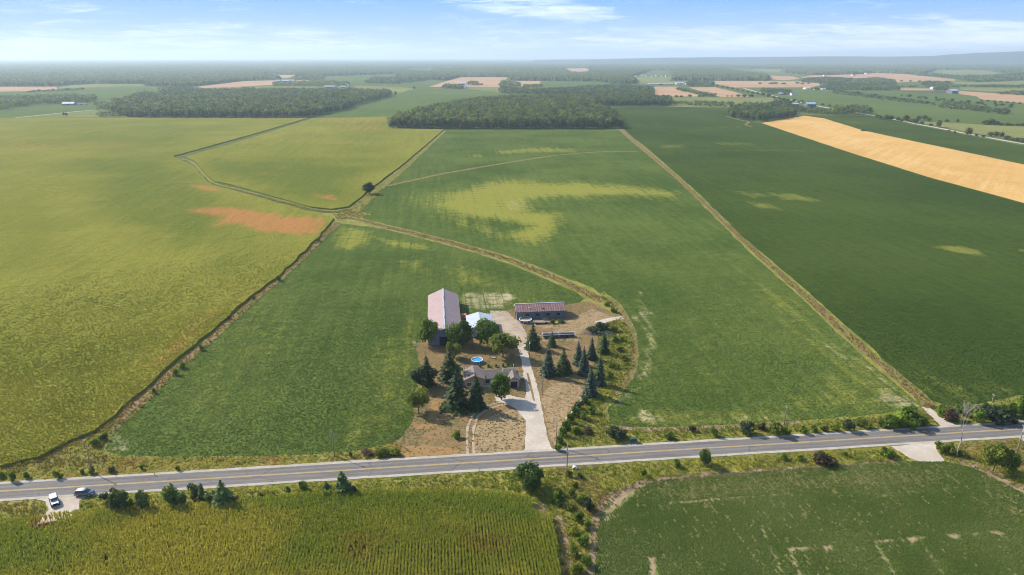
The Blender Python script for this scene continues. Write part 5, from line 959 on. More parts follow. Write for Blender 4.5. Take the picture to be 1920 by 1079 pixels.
def jeep():
    X, Y = at(103, 945); o = empty('parked_car', float(X), float(Y), .15, -math.pi/2+R(40), 'boxy silver off road car parked on the gravel pull-off', 'car')
    MB().prism([(-2.1, .55), (2.0, .55), (2.08, .7), (2.08, 1.08), (.75, 1.16), (-2.1, 1.16)], 'y', -.80, .80).part('body', M['silver'], o, .04)
    mb = MB().prism([(-2.06, 1.16), (.72, 1.16), (.42, 1.78), (-2.02, 1.80)], 'y', -.74, .74); mb.part('window', M['glass'], o, .02)
    MB().box(-2.08, .44, -.76, .76, 1.79, 1.90).part('roof', M['silver'], o, .04)
    for xx in (-2.02, -1.1, -.25): MB().box(xx-.06, xx+.06, -.765, -.742, 1.16, 1.79).box(xx-.06, xx+.06, .742, .765, 1.16, 1.79).part('pillar', M['silver'], o)
    for sy in (-1, 1): MB().prism([(.8, .92), (1.05, 1.06), (1.85, 1.02), (2.0, .86), (1.9, .86), (1.8, .95), (1.1, .98), (.9, .86)], 'y', min(sy*.8, sy*1.02), max(sy*.8, sy*1.02)).part('fender', M['dark'], o); MB().prism([(-2.05, .86), (-1.9, .98), (-1.1, .98), (-.95, .84), (-1.05, .84), (-1.2, .9), (-1.8, .9), (-1.95, .82)], 'y', min(sy*.8, sy*1.0), max(sy*.8, sy*1.0)).part('fender', M['dark'], o)
    MB().box(2.1, 2.3, -.8, .8, .52, .72).part('bumper', M['dark'], o, .03); MB().box(2.085, 2.11, -.55, .55, .72, 1.04).part('grille', M['dark'], o)
    for sy in (-.6, .6): MB().tube([(2.09, sy, .9), (2.13, sy, .9)], [.11, .11], 14).part('headlight', M['lamp_clear'], o)
    for sx in (-1.5, 1.42):
        for sy in (-.83, .83): wheel(o, sx, sy, .41, .27)
    for sy in (-.95, .95): MB().box(.6, .72, sy-.12, sy+.12, 1.2, 1.4).part('mirror', M['dark'], o)
    MB().tube([(-2.12, 0, 1.0), (-2.34, 0, 1.0)], [.4, .4], 18).part('spare_wheel', M['rubber'], o); MB().box(-2.2, -2.1, -.8, .8, .52, .7).part('bumper', M['dark'], o)
suv(); jeep()
# ------------------------------------------------------------ the far plain
FZ = [0.02]
def far(name, poly, mat, label, cat='field'):
    FZ[0] += .004; P = W(poly); return sheet(name, densify(P, max(20., np.hypot(*P.T).min()*.01), np.hypot(*P.T).min()*.002), FZ[0], M[mat], label, cat)
far('green_field', [(-300, 165), (60, 172), (200, 166), (320, 166), (430, 168), (260, 184), (215, 192), (-300, 196)], 'field', 'pale green field beyond the small wood at the far left')
far('green_field', [(-400, 207), (20, 207), (60, 201), (115, 197), (190, 194), (205, 206), (150, 209), (90, 216), (31, 221), (-400, 226)], 'field', 'green field with a barn at the left edge')
far('hay_field', [(31, 221), (150, 209), (205, 206), (240, 213), (240, 220)], 'olive', 'small olive meadow left of the big wood')
far('green_field', [(560, 222), (640, 209), (736, 181), (778, 167), (940, 174), (1020, 179), (880, 196), (790, 214), (729, 238), (724, 220)], 'field', 'green field between the left wood and the central wood')
far('stubble_field', [(-100, 163), (108, 162), (106, 168), (60, 171), (-100, 174)], 'stubble', 'pinkish stubble field at the far left')
far('hay_field', [(108, 161), (135, 160), (181, 158), (269, 158), (269, 161), (180, 164), (110, 166)], 'olive', 'thin hay field below the far left forest')
far('stubble_field', [(372, 161.5), (455, 153), (520, 151), (580, 151), (575, 156), (500, 160), (430, 164), (380, 166)], 'stubble', 'pinkish field around the white long barn at the left')
far('hay_field', [(500, 162.5), (640, 163), (700, 162), (772, 164), (776, 167), (745, 176), (700, 172), (560, 172), (400, 168), (430, 164)], 'olive', 'yellow hay field behind the left wood')
far('hay_field', [(492, 141), (560, 141), (556, 144), (530, 147), (525, 144)], 'stubble', 'thin tan strip inside the far forest at the left')
far('green_field', [(605, 146), (672, 143), (735, 140), (740, 148), (690, 158), (640, 157)], 'field', 'pale green clearing in the forest left of middle')
far('green_field', [(736, 153), (812, 151), (805, 163), (775, 166), (690, 158)], 'field', 'green field beside the first pink stubble field')
far('stubble_field', [(804, 163.5), (830, 155), (862, 145), (952, 145), (945, 153), (937, 163.5), (880, 163.5)], 'stubble', 'pink stubble field with a white farm in the middle distance')
far('stubble_field', [(956, 151.5), (1013, 152), (1013, 158), (1000, 163.5), (970, 163.5)], 'stubble', 'small pink stubble field right of the white farm')
far('hay_field', [(868, 164), (937, 164), (960, 170), (1090, 164), (1085, 172), (940, 173.5), (880, 168)], 'olive', 'olive strip of meadow below the pink stubble fields')
far('green_field', [(1015, 152), (1122, 153), (1142, 156), (1140, 162), (1020, 164)], 'field', 'pale green field right of the pink stubble fields')
far('stubble_field', [(1056, 129), (1100, 128.5), (1104, 134), (1096, 138), (1076, 138)], 'stubble', 'tan clearing in the far forest right of middle')
far('green_field', [(1182, 145), (1295, 144), (1300, 152), (1260, 158), (1200, 157)], 'olive', 'pale green meadow behind the long white barns')
far('green_field', [(1226, 128.5), (1328, 129), (1345, 134), (1240, 137)], 'field', 'bluish green field at the edge of the far forest')
far('hay_field', [(1216, 127.5), (1272, 127.6), (1274, 130), (1222, 130)], 'stubble', 'thin tan strip far off right of middle')
far('stubble_field', [(1407, 130), (1462, 130.5), (1462, 136), (1440, 136)], 'olive', 'small tan field among far trees at the right')
far('stubble_field', [(1438, 142), (1487, 144), (1500, 148), (1470, 151), (1448, 149)], 'stubble', 'small tan field left of the orange hillside')
far('stubble_field', [(1328, 152.5), (1450, 152.5), (1560, 153.5), (1575, 160), (1535, 164), (1380, 164.5), (1340, 158)], 'stubble', 'broad pinkish stubble field at right of middle')
far('stubble_field', [(1222, 163), (1270, 163), (1318, 181.5), (1226, 181.5)], 'stubble', 'brownish pink field in front of the white barns, left half')
far('stubble_field', [(1290, 164), (1340, 164), (1402, 179), (1404, 182.5), (1350, 182.5)], 'stubble', 'brownish pink field in front of the white barns, right half')
far('hay_field', [(1252, 183), (1404, 183), (1480, 184), (1492, 193), (1450, 201), (1250, 201)], 'olive', 'olive green field behind the hedge left of the blue barns')
far('green_field', [(1404, 166), (1520, 165), (1920, 220), (2300, 270), (2300, 300), (1920, 258), (1720, 232), (1600, 212), (1500, 196)], 'field', 'long green field sloping down beyond the concession road')
far('hay_field', [(1711, 228), (1773, 230), (1851, 235), (1920, 238), (2200, 262), (2200, 285), (1920, 266), (1851, 255), (1807, 246)], 'olive', 'yellow green meadow above the concession road at the right')
far('green_field', [(1540, 169), (1690, 172), (1790, 178), (1830, 183), (1920, 196), (2200, 220), (2200, 250), (1920, 217)], 'field', 'green field beyond the pale diagonal lane at the right')
far('stubble_field', [(1520, 142), (1587, 140), (1624, 140), (1637, 137.5), (1670, 137), (1703, 140), (1791, 149.5), (1789, 152), (1728, 153), (1685, 155), (1674, 151), (1649, 147.5), (1600, 149), (1578, 152), (1500, 146)], 'stubble', 'bright tan hillside field far off at the right')
far('hay_field', [(1751, 131), (1840, 132), (1875, 137), (1860, 142), (1800, 144), (1755, 138)], 'olive', 'olive field near the hills at the right')
far('stubble_field', [(1685, 166), (1750, 166.5), (1750, 170), (1688, 169.5)], 'stubble', 'thin tan field left of the white roofed shed')
far('dark_field', [(1688, 170), (1785, 172), (1786, 176), (1702, 172.5)], 'dark_field', 'dark ploughed field left of the white roofed shed')
far('stubble_field', [(1797, 171), (1920, 179), (2100, 190), (2100, 206), (1920, 194), (1840, 187), (1830, 181), (1797, 176.5)], 'stubble', 'tan field right of the white roofed shed')
far('hay_field', [(1780, 153), (1840, 155), (1920, 152), (2100, 152), (2100, 165), (1920, 163), (1800, 160)], 'olive', 'olive meadow below the dark forest at the right edge')
far('hay_field', [(1800, 164), (1920, 166), (2100, 170), (2100, 184), (1920, 174), (1800, 169)], 'olive', 'meadow strip above the tan field at the right edge')
strip('farm_road', [(-200, 243), (31, 221), (150, 208.5), (205, 205), (260, 200)], [6, 6, 6], .13, M['gravel'], 'pale farm road at the far left', 0, cat='road')
strip('concession_road', [(1395, 166), (1420, 173), (1454, 181), (1500, 192), (1532, 199), (1565, 205), (1632, 216), (1657, 220), (1711, 231.5), (1764, 241), (1807, 250), (1851, 258), (1920, 270.5), (2300, 330)], [10, 9, 8, 8, 7, 7, 7], .14, M['gravel'], 'pale concession road slanting across the right side', 0, cat='road')
strip('farm_road', [(1500, 163), (1555, 171.5), (1640, 180), (1760, 197), (1920, 219), (2200, 255)], [9, 7, 5, 4], .14, M['dry_strip'], 'thin pale lane on the edge of the long green field', 0, cat='road')
strip('farm_road', [(800, 165), (840, 168), (880, 171), (935, 174), (1030, 180)], [9, 9, 9], .14, M['dry_strip'], 'thin tan lane behind the central wood', 0, cat='road')
strip('grass_strip', [(1362, 218), (1385, 225), (1408, 229), (1395, 234), (1410, 238)], [6, 5, 4, 4], .12, M['dry_strip'], 'pale crooked path by the small wood', 0)
# ------------------------------------------------------------ woods
TG = np.array([(0.095, 0.140, 0.030), (0.125, 0.165, 0.038), (0.072, 0.11, 0.028), (0.17, 0.18, 0.048), (0.05, 0.085, 0.03)])
def crowns(P, h, w, nq, leaf, cols=TG, base=.25):
    """many trees as leaf sprays: shell of every crown, denser on top"""
    n = len(P); d = unit(n*nq); d[:, 2] = np.abs(d[:, 2])*1.0-(rng.random(n*nq) < .35)*.9*rng.random(n*nq); rr = .55+.5*rng.random((n*nq, 1))
    H_ = np.repeat(h, nq); W_ = np.repeat(w, nq); c = np.concatenate([np.repeat(P, nq, 0), (H_*(.5+base*.5))[:, None]], 1)
    lob = .25*np.sin(np.arctan2(d[:, 1], d[:, 0])*np.repeat(rng.integers(2, 5, n), nq)+np.repeat(rng.random(n)*6, nq)); Q = c+d*rr*np.stack([W_/2*(1+lob), W_/2*(1+lob), H_*(1-base)/2], 1)
    N = d+.6*unit(n*nq)+np.array((0, 0, .3)); N /= np.linalg.norm(N, axis=1)[:, None]
    V, F = quads(Q, N, leaf*(.6+.8*rng.random(n*nq))); k = cols[rng.integers(len(cols), size=n)]*(.6+.75*rng.random((n, 1))); C = np.repeat(shade(np.repeat(k, nq, 0), n*nq, .22, .08), 4, 0); return V, F, C
def wood_points(poly, sp):
    P = W(poly); x0, y0 = P.min(0); x1, y1 = P.max(0); gx, gy = np.meshgrid(np.arange(x0, x1, sp), np.arange(y0, y1, sp)); q = np.stack([gx.ravel(), gy.ravel()], 1)+sp*.75*(rng.random((gx.size, 2))-.5)
    return q[inside(q[:, 0], q[:, 1], P)]
def hgt(P, lo, hi): return lo+(hi-lo)*np.clip(.5*fbm(P[:, 0]*.03, P[:, 1]*.03)*1.4+.55*rng.random(len(P))-.1, 0, 1)
def wood(poly, sp, lo, hi, nq, leaf, label, name='woodland', skip=None, stems=True):
    P = wood_points(poly, sp)
    if skip is not None: P = P[skip(P)]
    P = P[rng.random(len(P)) < .88]; h = hgt(P, lo, hi)*(.8+.42*rng.random(len(P))); parts = [crowns(P, h, sp*1.45*(.75+.5*rng.random(len(P))), nq, leaf)]
    k = rng.random(len(P)) < .5; u = crowns(P[k], h[k]*.5, sp*1.1*np.ones(k.sum()), max(6, nq//3), leaf*1.1, TG*.9, .0); parts.append(u)
    V, F, C = merge(parts); o = link(name, np_mesh(name, V, F, M['leaf'], C)); return tag(o, label, 'wood', kind='stuff')
WC = [(732, 238), (735, 241), (790, 241.5), (840, 242), (1000, 242), (1100, 242), (1165, 241), (1163, 234), (1150, 222), (1122, 206), (1095, 195), (1050, 190), (950, 190), (900, 194), (850, 203), (800, 212), (750, 228)]
WL = [(213, 214), (242, 219), (325, 221), (400, 221.5), (500, 221), (576, 220), (602, 215), (642, 207.5), (662, 200), (735, 181), (728, 177), (640, 175), (480, 174), (330, 178), (262, 184), (218, 199)]
WR = [(1100, 199), (1180, 199.3), (1258, 199), (1257, 192), (1228, 190), (1222, 182), (1150, 178.5), (1100, 180), (1050, 186), (1095, 195)]
W3 = [(1368, 209), (1372, 221), (1400, 226), (1430, 228), (1466, 223), (1492, 217), (1483, 206), (1440, 203), (1395, 203)]
# trees on the front edges are single trees; the mass behind them is one wood
EDGE = {}
def edge_trees(line, n, lo, hi, w, kinds, label, group, depth=14):
    L = densify(W(line), 2.0, 0, False); s = np.concatenate([[0], np.cumsum(np.hypot(*np.diff(L, axis=0).T))]); nrm = np.array((0, 1.0))
    for i in range(n):
        t = (i+.5+.6*(random.random()-.5))/n*s[-1]; p = np.array((np.interp(t, s, L[:, 0]), np.interp(t, s, L[:, 1])))+nrm*(depth*random.random()*(i % 3 != 0))
        me = EM[random.choice(kinds)]; h = random.uniform(lo, hi)/10; ww = w*random.uniform(.75, 1.3)/8
        tag(link('forest_tree', me, None, (p[0], p[1], 0), (0, 0, random.random()*6.28), (ww, ww, h)), label, 'tree', group)
def far_tree_mesh(i, n=150, cols=TG, leaf=1.3):
    a = [crowns(np.zeros((1, 2)), np.array([10.0]), np.array([7.6]), n, leaf, cols[[i % len(cols)]], .12)]
    b = [crowns(np.array([(random.uniform(-.6, .6), random.uniform(-.6, .6))]), np.array([random.uniform(6.5, 8.5)]), np.array([6.2]), n//2, leaf*1.25, cols[[i % len(cols)]]*.95, .05) for _ in range(3)]
    V, F, C = merge(a+b); V = V.copy(); V[:, 2] = np.maximum(V[:, 2], .05)
    me = np_mesh('forest_tree', V, F, M['leaf'], C); tb = MB().tube([(0, 0, -.1), (0, 0, 3), (0, 0, 8)], [.28, .22, .08], 6); tm = tb.mesh('t', M['bark'])
    bm = bmesh.new(); bm.from_mesh(me); bm.from_mesh(tm); bm.to_mesh(me); bm.free(); me.materials.append(M['bark'])
    nf = len(F); 
    for p in me.polygons[nf:]: p.material_index = 1
    bpy.data.meshes.remove(tm); return me
EM = [far_tree_mesh(i) for i in range(6)]
edge_trees([(733, 240.5), (790, 241.5), (840, 242), (1000, 242), (1100, 242), (1165, 241)], 110, 11, 20, 9, range(6), 'leafy tree in the front edge of the central wood', 'trees along the front of the central wood')
edge_trees([(1165, 241), (1152, 223), (1124, 206)], 16, 12, 19, 10, range(6), 'leafy tree on the right edge of the central wood', 'trees along the right side of the central wood', 4)
edge_trees([(213, 214), (242, 219.5), (325, 221.5), (400, 222), (500, 221.5), (576, 220.5)], 90, 11, 19, 10, range(6), 'leafy tree in the front edge of the left wood', 'trees along the front of the left wood', 16)
edge_trees([(576, 220.5), (602, 215.5), (642, 208), (662, 200.5)], 24, 11, 18, 11, range(6), 'leafy tree on the right edge of the left wood', 'trees along the right side of the left wood', 6)
edge_trees([(1368, 215), (1374, 222), (1400, 226.5), (1430, 228.5), (1466, 223.5), (1492, 217.5)], 30, 10, 17, 8, range(6), 'leafy tree in the front edge of the small wood by the wheat field', 'trees along the front of the small wood', 6)
edge_trees([(1110, 199.5), (1180, 199.6), (1258, 199.3)], 30, 12, 18, 10, range(6), 'leafy tree in the front edge of the wood right of the central wood', 'trees along the front of the right wood', 8)
wood(WC, 8.0, 11, 22, 56, 2.1, 'mass of trees of the central wood behind its front row')
wood(WL, 9.0, 10, 20, 40, 2.6, 'mass of trees of the left wood behind its front row')
wood(WR, 8.5, 13, 19, 30, 2.6, 'mass of trees of the wood right of the central wood')
wood(W3, 7.0, 10, 16, 30, 2.0, 'mass of trees of the small wood by the wheat field')
FW = [([(-60, 208), (15, 207), (20, 202), (48, 200.5), (60, 196.5), (115, 195.5), (178, 192), (180, 186), (100, 185), (30, 187), (-60, 189)], 9, 8, 17, 26, 2.6, 'small wood at the left edge behind the green field'),
      ([(180, 208), (208, 210), (206, 199), (186, 199)], 9, 8, 14, 22, 2.4, 'clump of trees by the farm road at the left'), ([(182, 219.5), (226, 220.5), (224, 215), (186, 215)], 7, 4, 8, 20, 2, 'low thicket at the left corner of the big wood'),
      ([(205, 198), (220, 200), (222, 192), (212, 192)], 9, 8, 14, 20, 2.5, 'trees at the back corner of the left wood'),
      ([(513, 162), (655, 162.5), (655, 158), (600, 156), (515, 158)], 13, 9, 15, 14, 4, 'farm trees between the two white barns at the left'), ([(300, 173), (362, 173), (360, 168), (300, 169)], 11, 8, 14, 14, 3.5, 'trees round the white farmhouse at the left'),
      ([(548, 150.5), (608, 150.5), (606, 146), (550, 146)], 15, 9, 14, 12, 5, 'tree belt behind the pinkish field at the left'), ([(684, 157), (745, 158), (800, 152), (800, 147), (700, 149)], 15, 9, 15, 12, 5, 'forest tongue left of the pink stubble field'),
      ([(831, 167), (868, 168), (868, 163), (834, 162)], 11, 7, 13, 14, 3.5, 'trees left of the white farm'), ([(877, 161), (895, 161), (895, 158), (878, 157.5)], 11, 10, 16, 14, 3.5, 'trees beside the white farm'),
      ([(937, 164.5), (975, 164), (973, 159), (942, 155)], 12, 9, 14, 14, 4, 'trees between the two pink stubble fields'), ([(981, 164.8), (1016, 164.4), (1016, 161.5), (982, 162)], 10, 6, 11, 12, 3.5, 'tree line under the small pink field'),
      ([(937, 176.5), (991, 177), (990, 171), (938, 170)], 10, 9, 15, 18, 3.2, 'tree belt behind the central wood'), ([(991, 178), (1093, 179), (1100, 172), (1095, 168), (1000, 173)], 10, 9, 16, 18, 3.2, 'tree belt behind the right of the central wood'), ([(1090, 180), (1224, 179), (1222, 168), (1150, 165), (1092, 168)], 11, 11, 17, 16, 3.6, 'wood behind the right wood'),
      ([(1300, 200), (1374, 201.5), (1372, 197), (1300, 196)], 9, 5, 12, 18, 2.4, 'hedge of trees left of the small wood'), ([(1255, 196), (1300, 198.5), (1300, 196.5), (1256, 193)], 9, 4, 8, 14, 2.2, 'low hedge right of the right wood'),
      ([(1272, 168), (1300, 174), (1347, 182.5), (1335, 183), (1290, 175), (1268, 169)], 10, 5, 11, 14, 3, 'hedge between the two brownish pink fields'), ([(1287, 163), (1337, 164), (1337, 158), (1290, 157)], 13, 9, 16, 14, 4, 'farm trees right of the long white barns'),
      ([(1425, 175), (1482, 179), (1480, 173), (1428, 170)], 11, 6, 13, 14, 3, 'farm trees beyond the olive field'), ([(1440, 205), (1480, 203), (1482, 198), (1446, 198)], 9, 10, 17, 18, 2.8, 'tall trees behind the blue roofed barn'), ([(1480, 209), (1525, 214), (1565, 216), (1565, 211), (1525, 208), (1484, 204)], 8, 5, 10, 18, 2.4, 'hedge beside the blue barns'),
      ([(1562, 216.5), (1632, 218), (1630, 209), (1600, 206), (1566, 206)], 8.5, 7, 14, 22, 2.6, 'tree clump on the concession road'),
      ([(1597, 160), (1678, 160), (1676, 153), (1640, 149), (1600, 152)], 12, 7, 13, 12, 4, 'tree clump below the tan hillside'), ([(1612, 170.5), (1685, 170.5), (1684, 165), (1615, 163)], 11, 7, 13, 14, 3.5, 'tree clump left of the thin tan field'), ([(1500, 155), (1580, 158), (1600, 150), (1560, 147), (1510, 149)], 14, 6, 12, 10, 4.5, 'tree belt left of the tan hillside'), ([(1520, 170), (1620, 170), (1620, 160), (1560, 156)], 14, 5, 11, 9, 4, 'scattered trees in the fields at right of middle'),
      ([(1728, 160.5), (1780, 160.5), (1780, 157), (1730, 156)], 12, 7, 12, 12, 3.6, 'tree clump above the thin tan field'), ([(1752, 170), (1776, 170), (1774, 166), (1754, 166)], 10, 8, 13, 12, 3.4, 'trees left of the white roofed shed'), ([(1760, 203), (1810, 208), (1812, 199), (1770, 196)], 9, 6, 12, 18, 2.7, 'tree clump by the diagonal lane'), ([(1810, 208), (1890, 217), (1888, 210), (1814, 202)], 9, 5, 11, 16, 2.7, 'loose tree belt above the long green field'), ([(1560, 176), (1672, 190), (1760, 200), (1762, 197), (1680, 186), (1565, 172)], 15, 3, 9, 10, 3, 'broken hedge along the diagonal lane'),
      ([(1714, 142), (1755, 144), (1800, 150), (1830, 155), (1920, 152), (2050, 150), (2050, 136), (1920, 138), (1870, 144), (1800, 146), (1755, 141)], 20, 9, 16, 9, 7, 'dark forest belt at the right edge'), ([(1868, 177), (1925, 180), (2050, 186), (2050, 180), (1920, 175)], 12, 6, 11, 12, 3.6, 'tree line above the tan field at the right edge'), ([(1790, 162), (1925, 165), (2050, 168), (2050, 166), (1920, 162)], 14, 5, 10, 9, 4, 'far hedge at the right edge')]
for a in FW: wood(*a[:6], a[6])
# distant forest: an uneven canopy over kilometres
def canopy(polys, holes, name, label, d0, d1, a0, a1, da, lo, hi, k0=.0045):
    ds = [d0]
    while ds[-1] < d1: ds.append(ds[-1]*(1+k0*(ds[-1]/2500)**.6))
    ds = np.array(ds); A = np.arange(a0, a1, da); D, AA = np.meshgrid(ds, A, indexing='ij'); AA = AA+da*.5*(rng.random(D.shape)-.5)+da*.5*(np.arange(len(ds)) % 2)[:, None]; D = D*(1+.003*(rng.random(D.shape)-.5)); X, Y = D*np.sin(AA), D*np.cos(AA)
    x, y = px_of(X, Y); k = np.zeros(D.shape, bool)
    for p in polys: k |= inside(x, y, p)
    for p in holes: k &= ~inside(x, y, p)
    e = k.copy(); e[1:-1, 1:-1] = k[1:-1, 1:-1] & k[:-2, 1:-1] & k[2:, 1:-1] & k[1:-1, :-2] & k[1:-1, 2:]
    g = np.minimum(1, 2500/D)**.3; Z = np.where(e, (lo+(hi-lo)*(rng.random(D.shape)**1.3*.75+.5*fbm(X*.006, Y*.006)))*1.0, 0.0)
    q = k[:-1, :-1] & k[1:, :-1] & k[:-1, 1:] & k[1:, 1:]; n = D.shape[1]; I = np.arange(D.size).reshape(D.shape)
    a, b, c, d = I[:-1, :-1][q], I[:-1, 1:][q], I[1:, 1:][q], I[1:, :-1][q]; F = np.stack([a, d, c, b], 1)
    if rng is None: pass
    col = TG[rng.integers(5, size=D.size)]*.55*(.4+1.2*rng.random((D.size, 1)))*(.75+.5*fbm(X.ravel()*.0016, Y.ravel()*.0016)[:, None])
    V = np.stack([X.ravel(), Y.ravel(), Z.ravel()], 1); used = np.unique(F); mp = np.full(len(V), -1); mp[used] = np.arange(len(used)); F = mp[F][:, ::-1]
    tag(link(name, np_mesh(name, V[used], F, M['canopy'], col[used])), label, 'forest', kind='stuff')
M['canopy'] = leaf_mat('canopy', 0.0, .9, 0.0)
FAR = [[(-700, 163.5), (108, 163), (133, 160), (181, 157.5), (269, 158.5), (271, 162), (333, 164), (380, 161.5), (455, 152.5), (492, 151), (526, 150.5), (530, 147), (610, 147), (672, 144.5), (740, 146), (760, 150.5), (812, 150.5), (835, 152), (862, 145.5), (951, 145.5), (956, 152), (1013, 152.5), (1122, 153.5), (1145, 157), (1190, 158), (1196, 152), (1182, 146), (1200, 140), (1222, 133), (1250, 133), (1262, 145), (1255, 152), (1300, 152), (1439, 152), (1445, 147), (1439, 142), (1400, 138), (1360, 130), (1330, 127), (1230, 126), (1216, 124), (1250, 110), (900, 109.7), (-700, 109.7)],
       [(1216, 126), (1330, 128.5), (1400, 129), (1407, 130), (1465, 130), (1470, 137), (1530, 142), (1560, 141), (1600, 140), (1640, 137.5), (1707, 139.5), (1722, 142), (1755, 132), (1850, 132.5), (1880, 137), (2200, 138), (2200, 121), (1700, 119), (1216, 119)]]
HOLES = [[(492, 140.5), (560, 140.5), (560, 144), (545, 148), (526, 147.5)], [(610, 143.5), (672, 142), (735, 139.5), (742, 144), (745, 149), (690, 155), (610, 150)], [(762, 130), (812, 129.5), (812, 135), (770, 135)], [(1055, 128.5), (1102, 128), (1106, 134), (1098, 138.5), (1075, 138.5)], [(1420, 131), (1460, 131), (1460, 135), (1430, 135)], [(1590, 120), (1690, 121), (1690, 123), (1600, 122)], [(1380, 121), (1440, 121), (1440, 123.5), (1385, 123.5)]]
canopy(FAR, HOLES, 'distant_forest', 'hazy forest covering the plain up to the horizon', 2300, 26000, -.80, .80, .0013, 8, 17)
# hills on the right horizon
def hills():
    xs = np.linspace(1000, 2300, 131); prof = np.interp(xs, [1000, 1250, 1520, 1700, 1749, 1780, 1853, 1920, 2100, 2300], [40, 95, 112, 118, 126, 150, 184, 212, 240, 240]); V = []; rows = [(9800, 0), (10300, .18), (10900, .5), (11500, .78), (12100, .96), (12600, 1.0), (14500, .98), (17000, .97), (20000, .9)]
    for d, k in rows:
        for x, h in zip(xs, prof):
            u = (x-960)/FPX; X = d*CP*u; Y = d; n = fbm(np.array([X*.0009]), np.array([Y*.0009]), 4)[0]-.5
            V.append((X, Y, max(-3 if k == 0 else 2, h*k*(1+.30*n*(1-abs(2*k-1)*.6))+ (14*n if k > .9 else 30*n*k))))
    n = len(xs); F = np.array([(i*n+j, i*n+j+1, (i+1)*n+j+1, (i+1)*n+j) for i in range(len(rows)-1) for j in range(n-1)])
    m, t, out = new_mat('forested_hill'); p = t.pos(); a = t.noise(p, .0022, 6, .65); b = t.noise(p, .02, 4, .7)
    col = t.mix(t.ramp(t.math('ADD', t.math('MULTIPLY', a, .6), t.math('MULTIPLY', b, .4)), .4, .6), (.035, .055, .025), (.07, .09, .04)); bsdf(t, out, col, .95, t.bump(b, 14.0))
    tag(link('hills', np_mesh('hills', V, F, m, smooth=True)), 'long wooded escarpment on the right horizon', 'hills', kind='structure')
hills()
# single trees in the far hedgerows
def hedge(items, label, group):
    for (x, yb, h, w) in items:
        X, Y = at(x, yb); me = EM[random.randrange(6)]; tag(link('hedgerow_tree', me, None, (float(X), float(Y), 0), (0, 0, random.random()*6.28), (w*mpp(yb)/8, w*mpp(yb)/8, max(1.5, h*mpp(yb)*1.02)/10)), label, 'tree', group)
hedge([(1650, 224, 7, 10), (1661, 227, 12, 14), (1671, 227, 10, 10), (1683, 228, 8, 10), (1698, 229, 13, 13), (1709, 230, 8, 11), (1716, 232, 9, 12), (1722, 226, 9, 10), (1733, 226, 10, 10), (1741, 228, 7, 10), (1690, 229, 7, 8), (1645, 221, 6, 9), (1728, 233, 5, 9), (1745, 237, 5, 8)], 'bushy tree in the hedgerow along the concession road', 'concession road hedgerow')
hedge([(1759, 239, 14, 11)], 'round tree above the concession road, left of the meadow', None); hedge([(1815, 255, 16, 13)], 'round dark tree on the near side of the concession road', None); hedge([(1775, 229, 5, 9)], 'small bush in the meadow above the road, left one', None); hedge([(1795, 229.5, 6, 6)], 'small bush in the meadow above the road, right one', None)
hedge([(1848, 234, 8, 16), (1857, 234, 11, 18), (1867, 235, 8, 14), (1876, 235.5, 5, 10), (1888, 236, 6, 9), (1896, 236, 4, 9), (1907, 236.5, 5, 10), (1918, 237, 6, 10)], 'tree in the meadow clump at the right edge', 'meadow clump at the right edge')
hedge([(1856, 256, 9, 12), (1866, 257, 10, 12), (1877, 259, 12, 8), (1888, 262, 8, 12), (1898, 264, 6, 11), (1908, 266, 8, 12), (1917, 268, 9, 14), (1843, 258, 5, 8), (1831, 256, 4, 7), (1790, 250, 4, 6), (1779, 247, 3, 6), (1927, 269, 9, 13)], 'bush on the near roadside of the concession road', 'near roadside bushes of the concession road')
hedge([(120, 218, 7, 5), (125, 218, 7, 5)], 'one of two small trees by the farm road at the left', 'two trees at the left')
hedge([(742, 178.5, 7, 6)], 'lone small tree at the back corner of the left wood', None); hedge([(776, 167, 5, 7)], 'small tree at the end of the yellow hay field', None)
hedge([(x, 183+.6*math.sin(x), 3.4+(x % 7)*.35, 5+(x % 5)) for x in (1244, 1252, 1268, 1277, 1293, 1311, 1318)]+[(1384, 182.6, 5.5, 9), (1395, 182.8, 6, 11), (1408, 182.9, 6, 12), (1364, 181.8, 3, 4), (1372, 182, 3, 4)], 'small round tree in the hedge below the brownish pink fields', 'hedge below the brownish pink fields')
hedge([(1345+i*9.5, 163+i*1.9, 4, 7) for i in range(19)], 'small roadside tree on the far stretch of the concession road', 'far roadside trees')
hedge([(1490+i*13, 190+i*2.1, 4.5, 7) for i in range(6)], 'small tree behind the blue roofed barns', 'small trees behind the blue barns')
hedge([(55+i*9, 173.5-i*.4, 3.0+(i % 3), 7+(i*3) % 5) for i in range(12)], 'small tree on the edge of the pinkish field at the far left', 'far left field trees')
hedge([(1840+i*12, 190+i*.9, 3.4, 6) for i in range(7)], 'small tree along the lower edge of the tan field at right', 'tan field trees')
hedge([(1690+i*17, 153.6+.2*i, 3.0, 6) for i in range(6)], 'small tree along the foot of the tan hillside', 'tan hillside trees')
hedge([(1420+i*7+3*math.sin(i*2.1), 176+i*2.0, 3.5+(i*5) % 4, 6+(i*3) % 5) for i in range(10)], 'small tree on the far side of the concession road bend', 'trees at the road bend')
hedge([(1562+i*8.5+4*math.sin(i*1.7), 171+i*1.15+.8*math.sin(i*3), 3+(i*7) % 4, 6+(i*5) % 6) for i in range(24)], 'small tree in the long broken hedge on the pale lane', 'trees on the pale lane')
hedge([(1690+i*10+5*math.sin(i*2.3), 181+i*1.0+1.5*math.sin(i*2.9), 3+(i*3) % 4, 5+(i*5) % 6) for i in range(22)], 'small scattered tree in the green fields at the right', 'scattered right field trees')
hedge([(1425+i*16+6*math.sin(i*1.9), 158+.5*math.sin(i*2.7), 3.2+(i*3) % 3, 7+(i*5) % 6) for i in range(10)], 'small tree on the near edge of the broad pinkish field', 'broad pinkish field trees')
